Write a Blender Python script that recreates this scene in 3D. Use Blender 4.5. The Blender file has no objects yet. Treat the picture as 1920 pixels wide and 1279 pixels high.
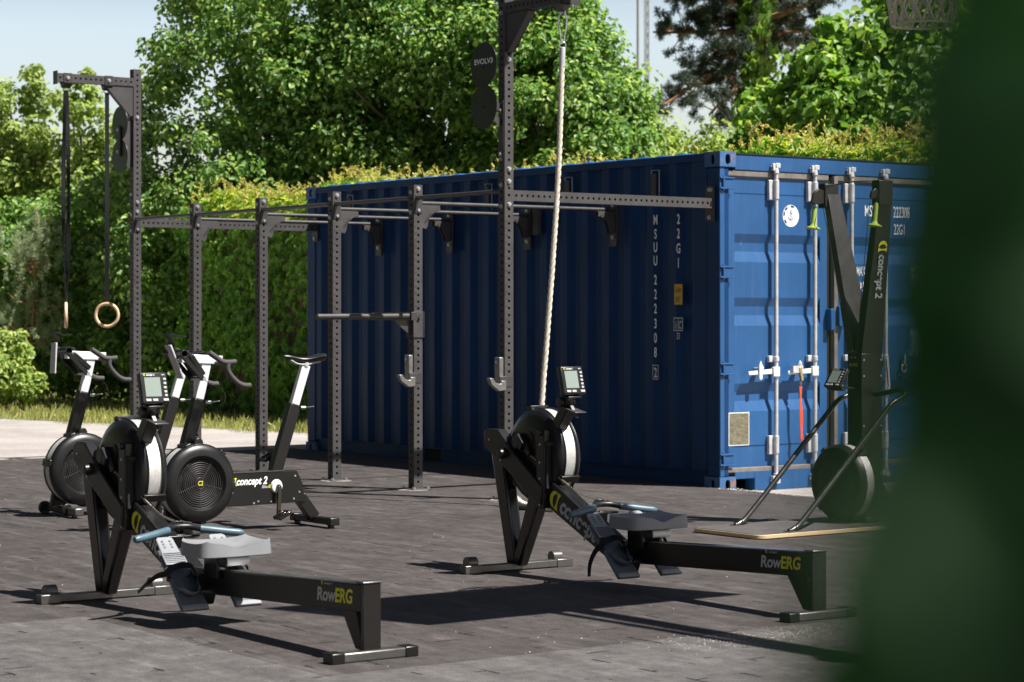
import bpy, math, random
import numpy as np
from mathutils import Vector, Matrix
random.seed(7); rng = np.random.default_rng(7)
R = math.radians
sc = bpy.context.scene
col = sc.collection

# ------------------------------------------------------------------ camera
FPX = 4216.0; CH = 1.304
cd = bpy.data.cameras.new("camera"); cam = bpy.data.objects.new("camera", cd); col.objects.link(cam)
cd.sensor_width = 36; cd.lens = FPX/1920*36; cd.shift_y = -47.5/1920
cam.location = (0, 0, CH); cam.rotation_euler = (R(90), 0, 0)
cd.clip_start = 0.02; cd.clip_end = 3000
cd.dof.use_dof = True; cd.dof.focus_distance = 12.2; cd.dof.aperture_fstop = 5.6
sc.camera = cam
# ------------------------------------------------------------------ light
SUN_EL = 56.7; SUN_AZ = -24.2          # azimuth of the direction to the sun, from +X towards +Y
w = bpy.data.worlds.new("World"); sc.world = w; w.use_nodes = True
wn = w.node_tree.nodes; wl = w.node_tree.links
sky = wn.new("ShaderNodeTexSky"); sky.sky_type = 'NISHITA'; sky.sun_disc = False
sky.sun_elevation = R(SUN_EL); sky.sun_rotation = R(90 - SUN_AZ)
sky.air_density = 1.0; sky.dust_density = 2.6; sky.ozone_density = 1.0
bg = wn["Background"]; 
wtc = wn.new("ShaderNodeTexCoord"); wsx = wn.new("ShaderNodeSeparateXYZ"); wl.new(wtc.outputs['Generated'], wsx.inputs[0])
wr = wn.new("ShaderNodeValToRGB"); wr.color_ramp.elements[0].position = 0.125; wr.color_ramp.elements[1].position = 0.24
wr.color_ramp.elements[0].color = (1.0, 0.90, 0.83, 1); wr.color_ramp.elements[1].color = (0.14, 0.145, 0.16, 1); wl.new(wsx.outputs[2], wr.inputs[0])
wm = wn.new("ShaderNodeMixRGB"); wm.blend_type = 'MULTIPLY'; wm.inputs[0].default_value = 1; wl.new(sky.outputs[0], wm.inputs[1]); wl.new(wr.outputs[0], wm.inputs[2])
wv_ = wn.new("ShaderNodeVectorMath"); wv_.operation = 'SCALE'; wv_.inputs['Scale'].default_value = 1.28; wl.new(wm.outputs[0], wv_.inputs[0])
wl.new(wv_.outputs[0], bg.inputs[0])   # summer haze: the band near the horizon is paler and brighter than the zenith
bg.inputs[1].default_value = 0.10
sd = bpy.data.lights.new("sun", 'SUN'); so = bpy.data.objects.new("sun", sd); col.objects.link(so)
sd.energy = 5.0; sd.angle = R(0.55); sd.color = (1, 0.96, 0.90)
sdir = Vector((math.cos(R(SUN_EL))*math.cos(R(SUN_AZ)), math.cos(R(SUN_EL))*math.sin(R(SUN_AZ)), math.sin(R(SUN_EL))))
so.rotation_euler = sdir.to_track_quat('Z', 'Y').to_euler(); so.location = sdir*60
sc.view_settings.view_transform = 'Standard'; sc.view_settings.look = 'None'
sc.view_settings.exposure = 1.02; sc.view_settings.gamma = 1

# ------------------------------------------------------------------ helpers: places
C0 = Vector((1.574, 17.016, 0)); SROT = math.atan2(-0.8074, 0.59)
def site(x, y, z=0):                       # frame along the container: x towards its doors' side, y across it
    return Vector((C0.x + 0.59*x + 0.8074*y, C0.y - 0.8074*x + 0.59*y, z))
def G(px, py, z=0):                        # a point of the ground seen in the photograph
    Y = FPX*(CH - z)/(py - 592); return Vector(((px - 960)*Y/FPX, Y, z))
def A(px, py, Y):
    return Vector(((px - 960)*Y/FPX, Y, CH - (py - 592)*Y/FPX))

# ------------------------------------------------------------------ materials
def mat(name, color, rough=0.5, metal=0.0, var=0.0, vscale=4.0, bump=0.0, bscale=60.0, spec=0.5, coat=0, wear=None, wcol=(0.5, 0.5, 0.5), stretch=(1, 1, 1), coords='Object'):
    m = bpy.data.materials.new(name); m.use_nodes = True
    n = m.node_tree.nodes; l = m.node_tree.links; b = n["Principled BSDF"]
    b.inputs['Base Color'].default_value = (*color, 1); b.inputs['Roughness'].default_value = rough
    b.inputs['Metallic'].default_value = metal; b.inputs['Specular IOR Level'].default_value = spec
    b.inputs['Coat Weight'].default_value = coat
    tc = n.new("ShaderNodeTexCoord"); mp = n.new("ShaderNodeMapping"); mp.inputs['Scale'].default_value = stretch
    l.new(tc.outputs[coords], mp.inputs[0])
    cur = None
    if var > 0:
        t = n.new("ShaderNodeTexNoise"); t.inputs['Scale'].default_value = vscale; t.inputs['Detail'].default_value = 7
        t.inputs['Roughness'].default_value = 0.62
        l.new(mp.outputs[0], t.inputs['Vector'])
        r = n.new("ShaderNodeValToRGB"); r.color_ramp.elements[0].position = 0.32; r.color_ramp.elements[1].position = 0.7
        r.color_ramp.elements[0].color = (*[c*(1 - var) for c in color], 1); r.color_ramp.elements[1].color = (*[min(1, c*(1 + var)) for c in color], 1)
        l.new(t.outputs['Fac'], r.inputs[0]); cur = r.outputs[0]
        rr = n.new("ShaderNodeMapRange"); rr.inputs[3].default_value = max(0, rough - 0.12); rr.inputs[4].default_value = min(1, rough + 0.12)
        l.new(t.outputs['Fac'], rr.inputs[0]); l.new(rr.outputs[0], b.inputs['Roughness'])
    if wear is not None:
        t = n.new("ShaderNodeTexNoise"); t.inputs['Scale'].default_value = wear[0]; t.inputs['Detail'].default_value = 9; t.inputs['Roughness'].default_value = 0.7
        l.new(mp.outputs[0], t.inputs['Vector'])
        r = n.new("ShaderNodeValToRGB"); r.color_ramp.elements[0].position = wear[1]; r.color_ramp.elements[1].position = wear[1] + wear[2]
        r.color_ramp.elements[0].color = (0, 0, 0, 1); r.color_ramp.elements[1].color = (1, 1, 1, 1)
        l.new(t.outputs['Fac'], r.inputs[0])
        mx = n.new("ShaderNodeMixRGB"); mx.inputs[1].default_value = (*color, 1); mx.inputs[2].default_value = (*wcol, 1)
        if cur: l.new(cur, mx.inputs[1])
        l.new(r.outputs[0], mx.inputs[0]); cur = mx.outputs[0]
    if cur: l.new(cur, b.inputs['Base Color'])
    if bump > 0:
        t = n.new("ShaderNodeTexNoise"); t.inputs['Scale'].default_value = bscale; t.inputs['Detail'].default_value = 5
        l.new(mp.outputs[0], t.inputs['Vector'])
        bp = n.new("ShaderNodeBump"); bp.inputs['Strength'].default_value = bump; bp.inputs['Distance'].default_value = 0.01
        l.new(t.outputs['Fac'], bp.inputs['Height']); l.new(bp.outputs[0], b.inputs['Normal'])
    return m
def leafmat(name, c0, c1, c2, trans=0.4, rough=0.45):
    m = bpy.data.materials.new(name); m.use_nodes = True
    n = m.node_tree.nodes; l = m.node_tree.links; b = n["Principled BSDF"]; out = n["Material Output"]
    g = n.new("ShaderNodeNewGeometry"); r = n.new("ShaderNodeValToRGB")
    e = r.color_ramp.elements; e[0].color = (*c0, 1); e[1].color = (*c2, 1); k = e.new(0.55); k.color = (*c1, 1)
    l.new(g.outputs['Random Per Island'], r.inputs[0])
    l.new(r.outputs[0], b.inputs['Base Color']); b.inputs['Roughness'].default_value = rough; b.inputs['Specular IOR Level'].default_value = 0.45
    t = n.new("ShaderNodeBsdfTranslucent"); hs = n.new("ShaderNodeHueSaturation"); hs.inputs['Value'].default_value = 1.9; hs.inputs['Hue'].default_value = 0.488
    hs.inputs['Saturation'].default_value = 1.15
    l.new(r.outputs[0], hs.inputs['Color']); l.new(hs.outputs[0], t.inputs[0])
    ms = n.new("ShaderNodeMixShader"); ms.inputs[0].default_value = trans
    l.new(b.outputs[0], ms.inputs[1]); l.new(t.outputs[0], ms.inputs[2]); l.new(ms.outputs[0], out.inputs[0])
    return m

M = {}
M['rigsteel'] = mat('powder coated rig steel', (0.055, 0.052, 0.053), 0.62, var=0.18, vscale=9, bump=0.15, bscale=400, spec=0.35, wear=(22, 0.70, 0.04), wcol=(0.10, 0.09, 0.085))
M['rigdark'] = mat('dark bar steel', (0.040, 0.037, 0.037), 0.42, var=0.2, vscale=14)
M['zinc'] = mat('zinc plated bolt', (0.55, 0.56, 0.58), 0.35, metal=0.85, var=0.15, vscale=60)
M['galv'] = mat('galvanised steel', (0.50, 0.51, 0.52), 0.55, metal=0.25, var=0.18, vscale=16, wear=(30, 0.62, 0.06), wcol=(0.32, 0.28, 0.24))
M['hook'] = mat('worn grey hook steel', (0.20, 0.195, 0.19), 0.42, metal=0.6, var=0.3, vscale=25)
M['chrome'] = mat('bright steel', (0.62, 0.6, 0.57), 0.3, metal=0.95, var=0.1, vscale=40)
M['blk'] = mat('black painted metal', (0.0050, 0.0048, 0.0046), 0.36, var=0.25, vscale=6, spec=0.5)
M['blkgloss'] = mat('glossy black metal', (0.009, 0.008, 0.007), 0.17, var=0.2, vscale=5, spec=0.55)
M['blkplastic'] = mat('black moulded plastic', (0.007, 0.007, 0.0075), 0.37, var=0.2, vscale=8, bump=0.06, bscale=300)
M['footbar'] = mat('dark satin anodised bar', (0.15, 0.145, 0.14), 0.36, metal=0.8, var=0.1, vscale=20)
M['darkrail'] = mat('dark polished tube', (0.07, 0.068, 0.066), 0.3, metal=0.75, var=0.1, vscale=20)
M['cage'] = mat('silver perforated flywheel cage', (0.58, 0.57, 0.55), 0.42, metal=0.35, var=0.08, vscale=30, bump=0.3, bscale=500)
M['rail'] = mat('polished rail top', (0.35, 0.36, 0.38), 0.22, metal=0.9, var=0.1, vscale=20)
M['seatgrey'] = mat('grey moulded seat', (0.20, 0.205, 0.216), 0.5, var=0.08, vscale=6, bump=0.05, bscale=300)
M['footgrey'] = mat('light grey foot plate', (0.225, 0.235, 0.25), 0.6, var=0.08, vscale=10)
M['footdark'] = mat('slate grey foot plate base', (0.09, 0.105, 0.125), 0.42, var=0.12, vscale=10)
M['grip'] = mat('blue grey rubber grip', (0.062, 0.112, 0.146), 0.42, var=0.12, vscale=12)
M['roller'] = mat('white nylon roller', (0.72, 0.72, 0.70), 0.4, var=0.05)
M['strap'] = mat('woven black strap', (0.02, 0.02, 0.022), 0.85, var=0.2, vscale=80, bump=0.4, bscale=500, spec=0.2)
M['chain'] = mat('nickel chain', (0.55, 0.5, 0.42), 0.35, metal=0.9)
M['screen'] = mat('lcd glass', (0.235, 0.285, 0.255), 0.12, var=0.04, vscale=3, coat=0.6)
M['button'] = mat('grey rubber button', (0.42, 0.42, 0.41), 0.6)
M['yellow'] = mat('yellow print', (0.62, 0.60, 0.03), 0.5)
M['white'] = mat('white print', (0.84, 0.84, 0.82), 0.6)
M['dimwhite'] = mat('weathered white paint', (0.62, 0.64, 0.62), 0.7, var=0.12, vscale=20)
M['greyprint'] = mat('silver grey print', (0.42, 0.43, 0.44), 0.5)
M['silverpost'] = mat('brushed silver post', (0.70, 0.71, 0.73), 0.42, metal=0.25, var=0.05, vscale=20)
M['rubber'] = mat('black rubber tape grip', (0.055, 0.05, 0.052), 0.75, bump=0.2, bscale=200)
M['saddle'] = mat('black saddle vinyl', (0.010, 0.010, 0.011), 0.38)
M['wood'] = mat('pale birch wood', (0.72, 0.50, 0.30), 0.5, var=0.12, vscale=5, stretch=(1, 1, 14))
M['ply'] = mat('birch plywood edge', (0.62, 0.46, 0.27), 0.55, var=0.15, vscale=6, stretch=(1, 1, 40))
M['plytop'] = mat('anti slip board top', (0.075, 0.068, 0.066), 0.7, bump=0.4, bscale=300, var=0.2, vscale=10)
M['rope'] = mat('natural manila rope', (0.60, 0.545, 0.46), 0.9, var=0.2, vscale=30, bump=0.5, bscale=220, spec=0.15)
M['ropeend'] = mat('black rope whipping', (0.02, 0.02, 0.022), 0.5)
M['green'] = mat('lime green grip', (0.30, 0.42, 0.05), 0.45)
M['orange'] = mat('orange red webbing', (0.78, 0.085, 0.02), 0.6, var=0.25, vscale=20)
M['brass'] = mat('brass padlock body', (0.45, 0.34, 0.18), 0.4, metal=0.6)
M['blue'] = mat('shade darkened container paint', (0.0040, 0.036, 0.118), 0.5, var=0.2, vscale=1.7, bump=0.12, bscale=6, spec=0.2, wear=(7, 0.735, 0.035), wcol=(0.16, 0.22, 0.32))  # shade of the long side put into this blue; bluedoor is the lit copy
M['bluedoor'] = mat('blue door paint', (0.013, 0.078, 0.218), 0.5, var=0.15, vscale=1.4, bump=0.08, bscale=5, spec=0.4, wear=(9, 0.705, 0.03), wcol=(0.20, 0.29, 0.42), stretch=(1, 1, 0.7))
def weather(m, amt=0.5, tint=(0.30, 0.36, 0.44)):
    n = m.node_tree.nodes; l = m.node_tree.links; b = n["Principled BSDF"]; tc = n.new("ShaderNodeTexCoord"); mp = n.new("ShaderNodeMapping"); mp.inputs['Scale'].default_value = (9, 9, 0.55); l.new(tc.outputs['Object'], mp.inputs[0])
    t = n.new("ShaderNodeTexNoise"); t.inputs['Scale'].default_value = 2.2; t.inputs['Detail'].default_value = 8; t.inputs['Roughness'].default_value = 0.7; l.new(mp.outputs[0], t.inputs['Vector'])
    r = n.new("ShaderNodeValToRGB"); r.color_ramp.elements[0].position = 0.48; r.color_ramp.elements[1].position = 0.80; r.color_ramp.elements[0].color = (0, 0, 0, 1); r.color_ramp.elements[1].color = (amt, amt, amt, 1); l.new(t.outputs['Fac'], r.inputs[0])
    src = b.inputs['Base Color'].links[0].from_socket; mx = n.new("ShaderNodeMixRGB"); l.new(r.outputs[0], mx.inputs[0]); l.new(src, mx.inputs[1]); mx.inputs[2].default_value = (*tint, 1); l.new(mx.outputs[0], b.inputs['Base Color'])
    d = n.new("ShaderNodeTexNoise"); d.inputs['Scale'].default_value = 1.6; d.inputs['Detail'].default_value = 1; l.new(tc.outputs['Object'], d.inputs['Vector'])
    bp = n.new("ShaderNodeBump"); bp.inputs['Strength'].default_value = 0.5; bp.inputs['Distance'].default_value = 0.05; l.new(d.outputs['Fac'], bp.inputs['Height'])
    if b.inputs['Normal'].links: l.new(b.inputs['Normal'].links[0].from_socket, bp.inputs['Normal'])
    l.new(bp.outputs[0], b.inputs['Normal'])
    v = n.new("ShaderNodeTexNoise"); v.inputs['Scale'].default_value = 5.0; v.inputs['Detail'].default_value = 10; v.inputs['Roughness'].default_value = 0.75; l.new(tc.outputs['Object'], v.inputs['Vector'])
    vr = n.new("ShaderNodeValToRGB"); vr.color_ramp.elements[0].position = 0.70; vr.color_ramp.elements[1].position = 0.715; vr.color_ramp.elements[0].color = (0, 0, 0, 1); vr.color_ramp.elements[1].color = (1, 1, 1, 1); l.new(v.outputs['Fac'], vr.inputs[0])
    m2 = n.new("ShaderNodeMixRGB"); l.new(vr.outputs[0], m2.inputs[0]); l.new(mx.outputs[0], m2.inputs[1]); m2.inputs[2].default_value = (0.16, 0.085, 0.055, 1); l.new(m2.outputs[0], b.inputs['Base Color'])
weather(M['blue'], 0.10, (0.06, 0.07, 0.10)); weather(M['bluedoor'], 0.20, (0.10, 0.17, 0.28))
M['rusty'] = mat('blue paint over rusting casting', (0.035, 0.11, 0.27), 0.6, var=0.2, vscale=5, wear=(11, 0.56, 0.06), wcol=(0.26, 0.12, 0.06))
M['gasket'] = mat('weathered rubber gasket', (0.155, 0.135, 0.12), 0.8, var=0.3, vscale=9, bump=0.2, bscale=40)
M['dark'] = mat('dark gap', (0.006, 0.007, 0.009), 0.8)
M['boardw'] = mat('white hoop board', (0.6, 0.6, 0.6), 0.4)
M['red'] = mat('orange rim paint', (0.6, 0.12, 0.03), 0.4)
M['net'] = mat('cream cord net', (0.62, 0.56, 0.48), 0.9)
M['bark'] = mat('brown bark', (0.13, 0.10, 0.075), 0.9, var=0.4, vscale=9, bump=0.8, bscale=30, stretch=(1, 1, 0.25))
M['pinebark'] = mat('reddish pine bark', (0.26, 0.135, 0.075), 0.9, var=0.4, vscale=9, bump=0.8, bscale=30)
M['mast'] = mat('haze paled mast steel', (0.34, 0.36, 0.39), 0.6)  # grey paled to stand in for haze in front of the far masts
M['roofred'] = mat('orange roof tiles', (0.50, 0.16, 0.07), 0.8, var=0.2, vscale=3)
M['house'] = mat('pale render', (0.6, 0.58, 0.55), 0.8, var=0.05)
M['grit'] = mat('pale crushed stone', (0.50, 0.45, 0.38), 0.9, var=0.2, vscale=30)
M['ventm'] = mat('printed foil plate', (0.19, 0.175, 0.12), 0.4, var=0.45, vscale=26, stretch=(1, 1, 3), metal=0.3)
M['concrete'] = mat('dusty concrete', (0.34, 0.31, 0.28), 0.9, var=0.25, vscale=12, bump=0.3)
M['leafA'] = leafmat('broad leaves', (0.065, 0.150, 0.044), (0.150, 0.275, 0.072), (0.35, 0.46, 0.13), 0.40, 0.46)
M['leafB'] = leafmat('young pale leaves', (0.14, 0.21, 0.065), (0.25, 0.35, 0.095), (0.42, 0.48, 0.16), 0.42)
M['leafC'] = leafmat('creeper leaves', (0.09, 0.22, 0.04), (0.17, 0.36, 0.06), (0.31, 0.48, 0.09), 0.45, 0.5)
M['leafT'] = leafmat('creeper top leaves', (0.18, 0.28, 0.04), (0.33, 0.43, 0.07), (0.50, 0.50, 0.11), 0.40, 0.5)
M['shoot'] = leafmat('bronze creeper shoots', (0.42, 0.34, 0.12), (0.50, 0.46, 0.14), (0.38, 0.47, 0.12), 0.35)
M['leafM'] = leafmat('maple leaves', (0.08, 0.17, 0.036), (0.17, 0.31, 0.06), (0.31, 0.43, 0.11), 0.40, 0.42)
M['needle'] = leafmat('pine needles', (0.022, 0.036, 0.024), (0.04, 0.06, 0.035), (0.06, 0.085, 0.05), 0.15, 0.6)
M['needleY'] = leafmat('young pine needles', (0.17, 0.23, 0.14), (0.25, 0.31, 0.18), (0.40, 0.44, 0.22), 0.3, 0.6)
M['nearleaf'] = leafmat('dark glossy near leaves', (0.012, 0.066, 0.012), (0.022, 0.095, 0.020), (0.042, 0.13, 0.036), 0.45, 0.5)
M['blade'] = leafmat('grass blades', (0.20, 0.24, 0.06), (0.32, 0.34, 0.10), (0.50, 0.46, 0.22), 0.35, 0.6)

# ------------------------------------------------------------------ mesh builder
OFF = Vector((0, 0, 0))
SPLIT = {'foot_cap', 'gasket', 'rod_bracket', 'rod_cam', 'screw', 'button', 'cage_clip', 'cage_ring', 'transport_wheel', 'weld_seam', 'top_rail', 'bottom_rail', 'forklift_pocket', 'end_plate', 'lock_box', 'grille_plate', 'drive_cord', 'window', 'target_hole', 'door_post_face', 'mark_field', 'target_bracket', 'door_sill', 'stem', 'split_ring', 'hinge', 'extension_arm', 'boom_nose', 'column_foot', 'handle_keeper', 'seat_carriage', 'flywheel_cover', 'phone_shelf', 'saddle_rail', 'net', 'monitor_bracket'}
class MB:
    def __init__(s): s.v = []; s.f = []
    def add(s, vs, fs, T=None):
        k = len(s.v)
        for p in vs:
            p = Vector(p); s.v.append(T @ p if T else p)
        s.f += [tuple(i + k for i in f) for f in fs]; return s
    def box(s, x0, x1, y0, y1, z0, z1, T=None):
        return s.add([(x0,y0,z0),(x1,y0,z0),(x1,y1,z0),(x0,y1,z0),(x0,y0,z1),(x1,y0,z1),(x1,y1,z1),(x0,y1,z1)],
                     [(0,3,2,1),(4,5,6,7),(0,1,5,4),(1,2,6,5),(2,3,7,6),(3,0,4,7)], T)
    def prism(s, poly, o, e1, e2, h, T=None):          # polygon in the e1/e2 plane, extruded by h*(e1 x e2)
        o = Vector(o); e1 = Vector(e1); e2 = Vector(e2); n = e1.cross(e2).normalized()*h; m = len(poly)
        a = [o + e1*p[0] + e2*p[1] for p in poly]; b = [q + n for q in a]
        return s.add(a + b, [tuple(reversed(range(m))), tuple(range(m, 2*m))] + [(i, (i+1) % m, (i+1) % m + m, i + m) for i in range(m)], T)
    def xz(s, poly, y0, y1, T=None):                   # profile in x/z, between y0 and y1
        return s.prism(poly, (0, y1, 0), (1, 0, 0), (0, 0, 1), y1 - y0, T)
    def bar(s, p0, p1, wd, ht, up=(0, 0, 1), w1=None, h1=None):
        p0 = Vector(p0); p1 = Vector(p1); d = (p1 - p0).normalized(); up = Vector(up)
        a = d.cross(up).normalized(); b = a.cross(d).normalized(); w1 = wd if w1 is None else w1; h1 = ht if h1 is None else h1
        q = []
        for p, ww, hh in ((p0, wd, ht), (p1, w1, h1)):
            q += [p - a*ww/2 - b*hh/2, p + a*ww/2 - b*hh/2, p + a*ww/2 + b*hh/2, p - a*ww/2 + b*hh/2]
        return s.add(q, [(0,1,2,3),(7,6,5,4),(0,4,5,1),(1,5,6,2),(2,6,7,3),(3,7,4,0)])
    def tube(s, pts, r, n=10, caps=True, closed=False):
        pts = [Vector(p) for p in pts]; m = len(pts); rs = r if isinstance(r, (list, tuple)) else [r]*m
        rings = []; prev = None
        for i, p in enumerate(pts):
            if closed: d = (pts[(i+1) % m] - pts[i-1])
            else: d = pts[min(i+1, m-1)] - pts[max(i-1, 0)]
            d.normalize()
            if prev is None:
                a = d.orthogonal().normalized()
            else:
                a = (prev - d*prev.dot(d)); a = a.normalized() if a.length > 1e-6 else d.orthogonal().normalized()
            prev = a; b = d.cross(a)
            rings.append([p + (a*math.cos(t) + b*math.sin(t))*rs[i] for t in [2*math.pi*k/n for k in range(n)]])
        vs = [q for g in rings for q in g]; fs = []
        for i in range(m if closed else m - 1):
            j = (i + 1) % m
            for k in range(n): fs.append((i*n + k, i*n + (k+1) % n, j*n + (k+1) % n, j*n + k))
        if caps and not closed: fs += [tuple(reversed(range(n))), tuple(range((m-1)*n, m*n))]
        return s.add(vs, fs)
    def cyl(s, p0, p1, r, r1=None, n=20): return s.tube([p0, p1], [r, r if r1 is None else r1], n)
    def lathe(s, prof, o, ax, n=40, a0=0.0, a1=2*math.pi):  # prof: (radius, height along ax)
        o = Vector(o); ax = Vector(ax).normalized(); a = ax.orthogonal().normalized(); b = ax.cross(a)
        full = abs(a1 - a0 - 2*math.pi) < 1e-6; m = n if full else n + 1; vs = []; fs = []
        for k in range(m):
            t = a0 + (a1 - a0)*k/n
            for r, h in prof: vs.append(o + ax*h + (a*math.cos(t) + b*math.sin(t))*r)
        P = len(prof)
        for k in range(n):
            k2 = (k + 1) % m
            for i in range(P - 1): fs.append((k*P + i, k2*P + i, k2*P + i + 1, k*P + i + 1))
        return s.add(vs, fs)
    def ring(s, o, ax, R_, r, n=32, m=8):
        o = Vector(o); ax = Vector(ax).normalized(); a = ax.orthogonal().normalized(); b = ax.cross(a)
        return s.tube([o + (a*math.cos(t) + b*math.sin(t))*R_ for t in [2*math.pi*k/n for k in range(n)]], r, m, closed=True)
    def quadgrid(s, P):                                 # P: rows of points
        nr = len(P); nc = len(P[0])
        return s.add([q for r in P for q in r], [(i*nc+j, i*nc+j+1, (i+1)*nc+j+1, (i+1)*nc+j) for i in range(nr-1) for j in range(nc-1)])
    def hollow(s, p0, p1, wd, up=(0, 0, 1), pitch=0.05, hr=0.0105, faces=(0, 1, 2, 3)):   # square tube with rows of round holes
        p0 = Vector(p0); p1 = Vector(p1); L = (p1 - p0).length; d = (p1 - p0)/L; up = Vector(up)
        a = d.cross(up).normalized(); b = a.cross(d).normalized(); h = wd/2
        for k, (nn, tt) in enumerate(((a, b), (b, -a), (-a, -b), (-b, a))):
            sh = 0 if k % 2 == 0 else pitch/2
            ts = [0.0]; t = sh if sh > 0 else pitch
            while t < L - 0.012: ts.append(t); t += pitch
            ts.append(L)
            for i in range(len(ts) - 1):
                t0, t1 = ts[i], ts[i+1]; c = (t0 + t1)/2; hh = (t1 - t0)/2
                o = p0 + nn*h + d*c
                if hh < pitch*0.45 or k not in faces:
                    s.add([o - tt*h - d*hh, o + tt*h - d*hh, o + tt*h + d*hh, o - tt*h + d*hh], [(0,1,2,3)]); continue
                sq = [(1,0),(1,1),(0,1),(-1,1),(-1,0),(-1,-1),(0,-1),(1,-1)]
                q = [o + tt*h*x + d*hh*y for x, y in sq]
                inn = [o + tt*hr*math.cos(j*math.pi/4) + d*hr*math.sin(j*math.pi/4) for j in range(8)]
                inn2 = [x - nn*0.004 for x in inn]
                s.add(q + inn + inn2, [(j, (j+1) % 8, 8 + (j+1) % 8, 8 + j) for j in range(8)] + [(8 + j, 8 + (j+1) % 8, 16 + (j+1) % 8, 16 + j) for j in range(8)])
        for p in (p0, p1): s.add([p - a*h - b*h, p + a*h - b*h, p + a*h + b*h, p - a*h + b*h], [(0,1,2,3)])
        return s
    def pieces(s):
        n = len(s.v); par = list(range(n))
        def fd(i):
            while par[i] != i: par[i] = par[par[i]]; i = par[i]
            return i
        for f in s.f:
            r_ = fd(f[0])
            for i in f[1:]: par[fd(i)] = r_
        g = {}
        for i in range(n): g.setdefault(fd(i), []).append(i)
        g = [(set(ix), [min(s.v[i][k] for i in ix) - 0.002 for k in range(3)], [max(s.v[i][k] for i in ix) + 0.002 for k in range(3)]) for ix in g.values()]
        ch = True
        while ch:
            ch = False; out = []
            for a in g:
                for j, b in enumerate(out):
                    if all(a[1][k] <= b[2][k] and b[1][k] <= a[2][k] for k in range(3)):
                        out[j] = (a[0] | b[0], [min(a[1][k], b[1][k]) for k in range(3)], [max(a[2][k], b[2][k]) for k in range(3)]); ch = True; break
                else: out.append(a)
            g = out
        res = []
        for ix, _, _ in g:
            mp = {}; b = MB()
            for f in s.f:
                if f[0] in ix:
                    for i in f:
                        if i not in mp: mp[i] = len(b.v); b.v.append(s.v[i])
                    b.f.append(tuple(mp[i] for i in f))
            res.append(b)
        return res
    def build(s, name, m, parent=None, bevel=0.0, sharp=35, seg=2, world=False):
        if name in SPLIT:
            ps = s.pieces()
            if len(ps) > 1:
                os_ = [p.build1(name, m, parent, bevel, sharp, seg, world) for p in ps]; return os_[0]
        return s.build1(name, m, parent, bevel, sharp, seg, world)
    def build1(s, name, m, parent=None, bevel=0.0, sharp=35, seg=2, world=False):
        me = bpy.data.meshes.new(name); off = Vector((0,0,0)) if world else OFF
        me.from_pydata([v - off for v in s.v], [], s.f); me.update()
        me.polygons.foreach_set('use_smooth', [True]*len(me.polygons)); me.set_sharp_from_angle(angle=R(sharp))
        me.materials.append(M[m] if isinstance(m, str) else m)
        o = bpy.data.objects.new(name, me); col.objects.link(o)
        if parent: o.parent = parent
        if bevel > 0:
            b = o.modifiers.new('bevel', 'BEVEL'); b.width = bevel; b.segments = seg; b.limit_method = 'ANGLE'; b.angle_limit = R(40)
        return o
def smoothed(pts, n=6):                                 # Catmull-Rom through the points
    pts = [Vector(p) for p in pts]; P = [2*pts[0] - pts[1]] + pts + [2*pts[-1] - pts[-2]]; out = []
    for i in range(1, len(P) - 2):
        for k in range(n):
            t = k/n; a, b, c, d = P[i-1], P[i], P[i+1], P[i+2]
            out.append(0.5*((2*b) + (c - a)*t + (2*a - 5*b + 4*c - d)*t*t + (3*b - a - 3*c + d)*t**3))
    return out + [pts[-1]]
def thing(name, label, cat, loc, rotz=0.0, group=None, off=(0, 0, 0)):
    global OFF
    o = bpy.data.objects.new(name, None); col.objects.link(o); o.location = loc; o.rotation_euler = (0, 0, rotz)
    o.empty_display_size = 0.2; OFF = Vector(off)
    return tag(o, label, cat, group)
def tag(o, label=None, cat=None, group=None, kind=None):
    if label: o['label'] = label
    if cat: o['category'] = cat
    if group: o['group'] = group
    if kind: o['kind'] = kind
    return o
def sthing(name, label, cat, p, group=None):            # a thing described in site coordinates
    return thing(name, label, cat, site(*p), SROT, group, p)
def copytree(o, parent=None):
    c = o.copy(); col.objects.link(c); c.parent = parent
    for ch in list(o.children): copytree(ch, c)
    return c
def text(name, s, o, right, up, h, m, parent, xs=1.0, shear=0.0, bold=0.0, align='LEFT', sp=1.0, world=False, th=0.0006):
    cu = bpy.data.curves.new('t', 'FONT'); cu.body = s; cu.size = 1.0; cu.shear = shear; cu.offset = bold; cu.align_x = align; cu.space_character = sp
    to = bpy.data.objects.new('t', cu); me = bpy.data.meshes.new_from_object(to)
    bpy.data.objects.remove(to); bpy.data.curves.remove(cu)
    right = Vector(right).normalized(); up = Vector(up).normalized(); n = right.cross(up)
    k = h/0.73; off = Vector((0,0,0)) if world else OFF; o = Vector(o) - off
    for v in me.vertices: v.co = o + right*(v.co.x*k*xs) + up*(v.co.y*k) + n*th
    me.name = name; me.materials.clear(); me.materials.append(M[m]); me.update()
    ob = bpy.data.objects.new(name, me); col.objects.link(ob); ob.parent = parent
    return ob
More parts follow.
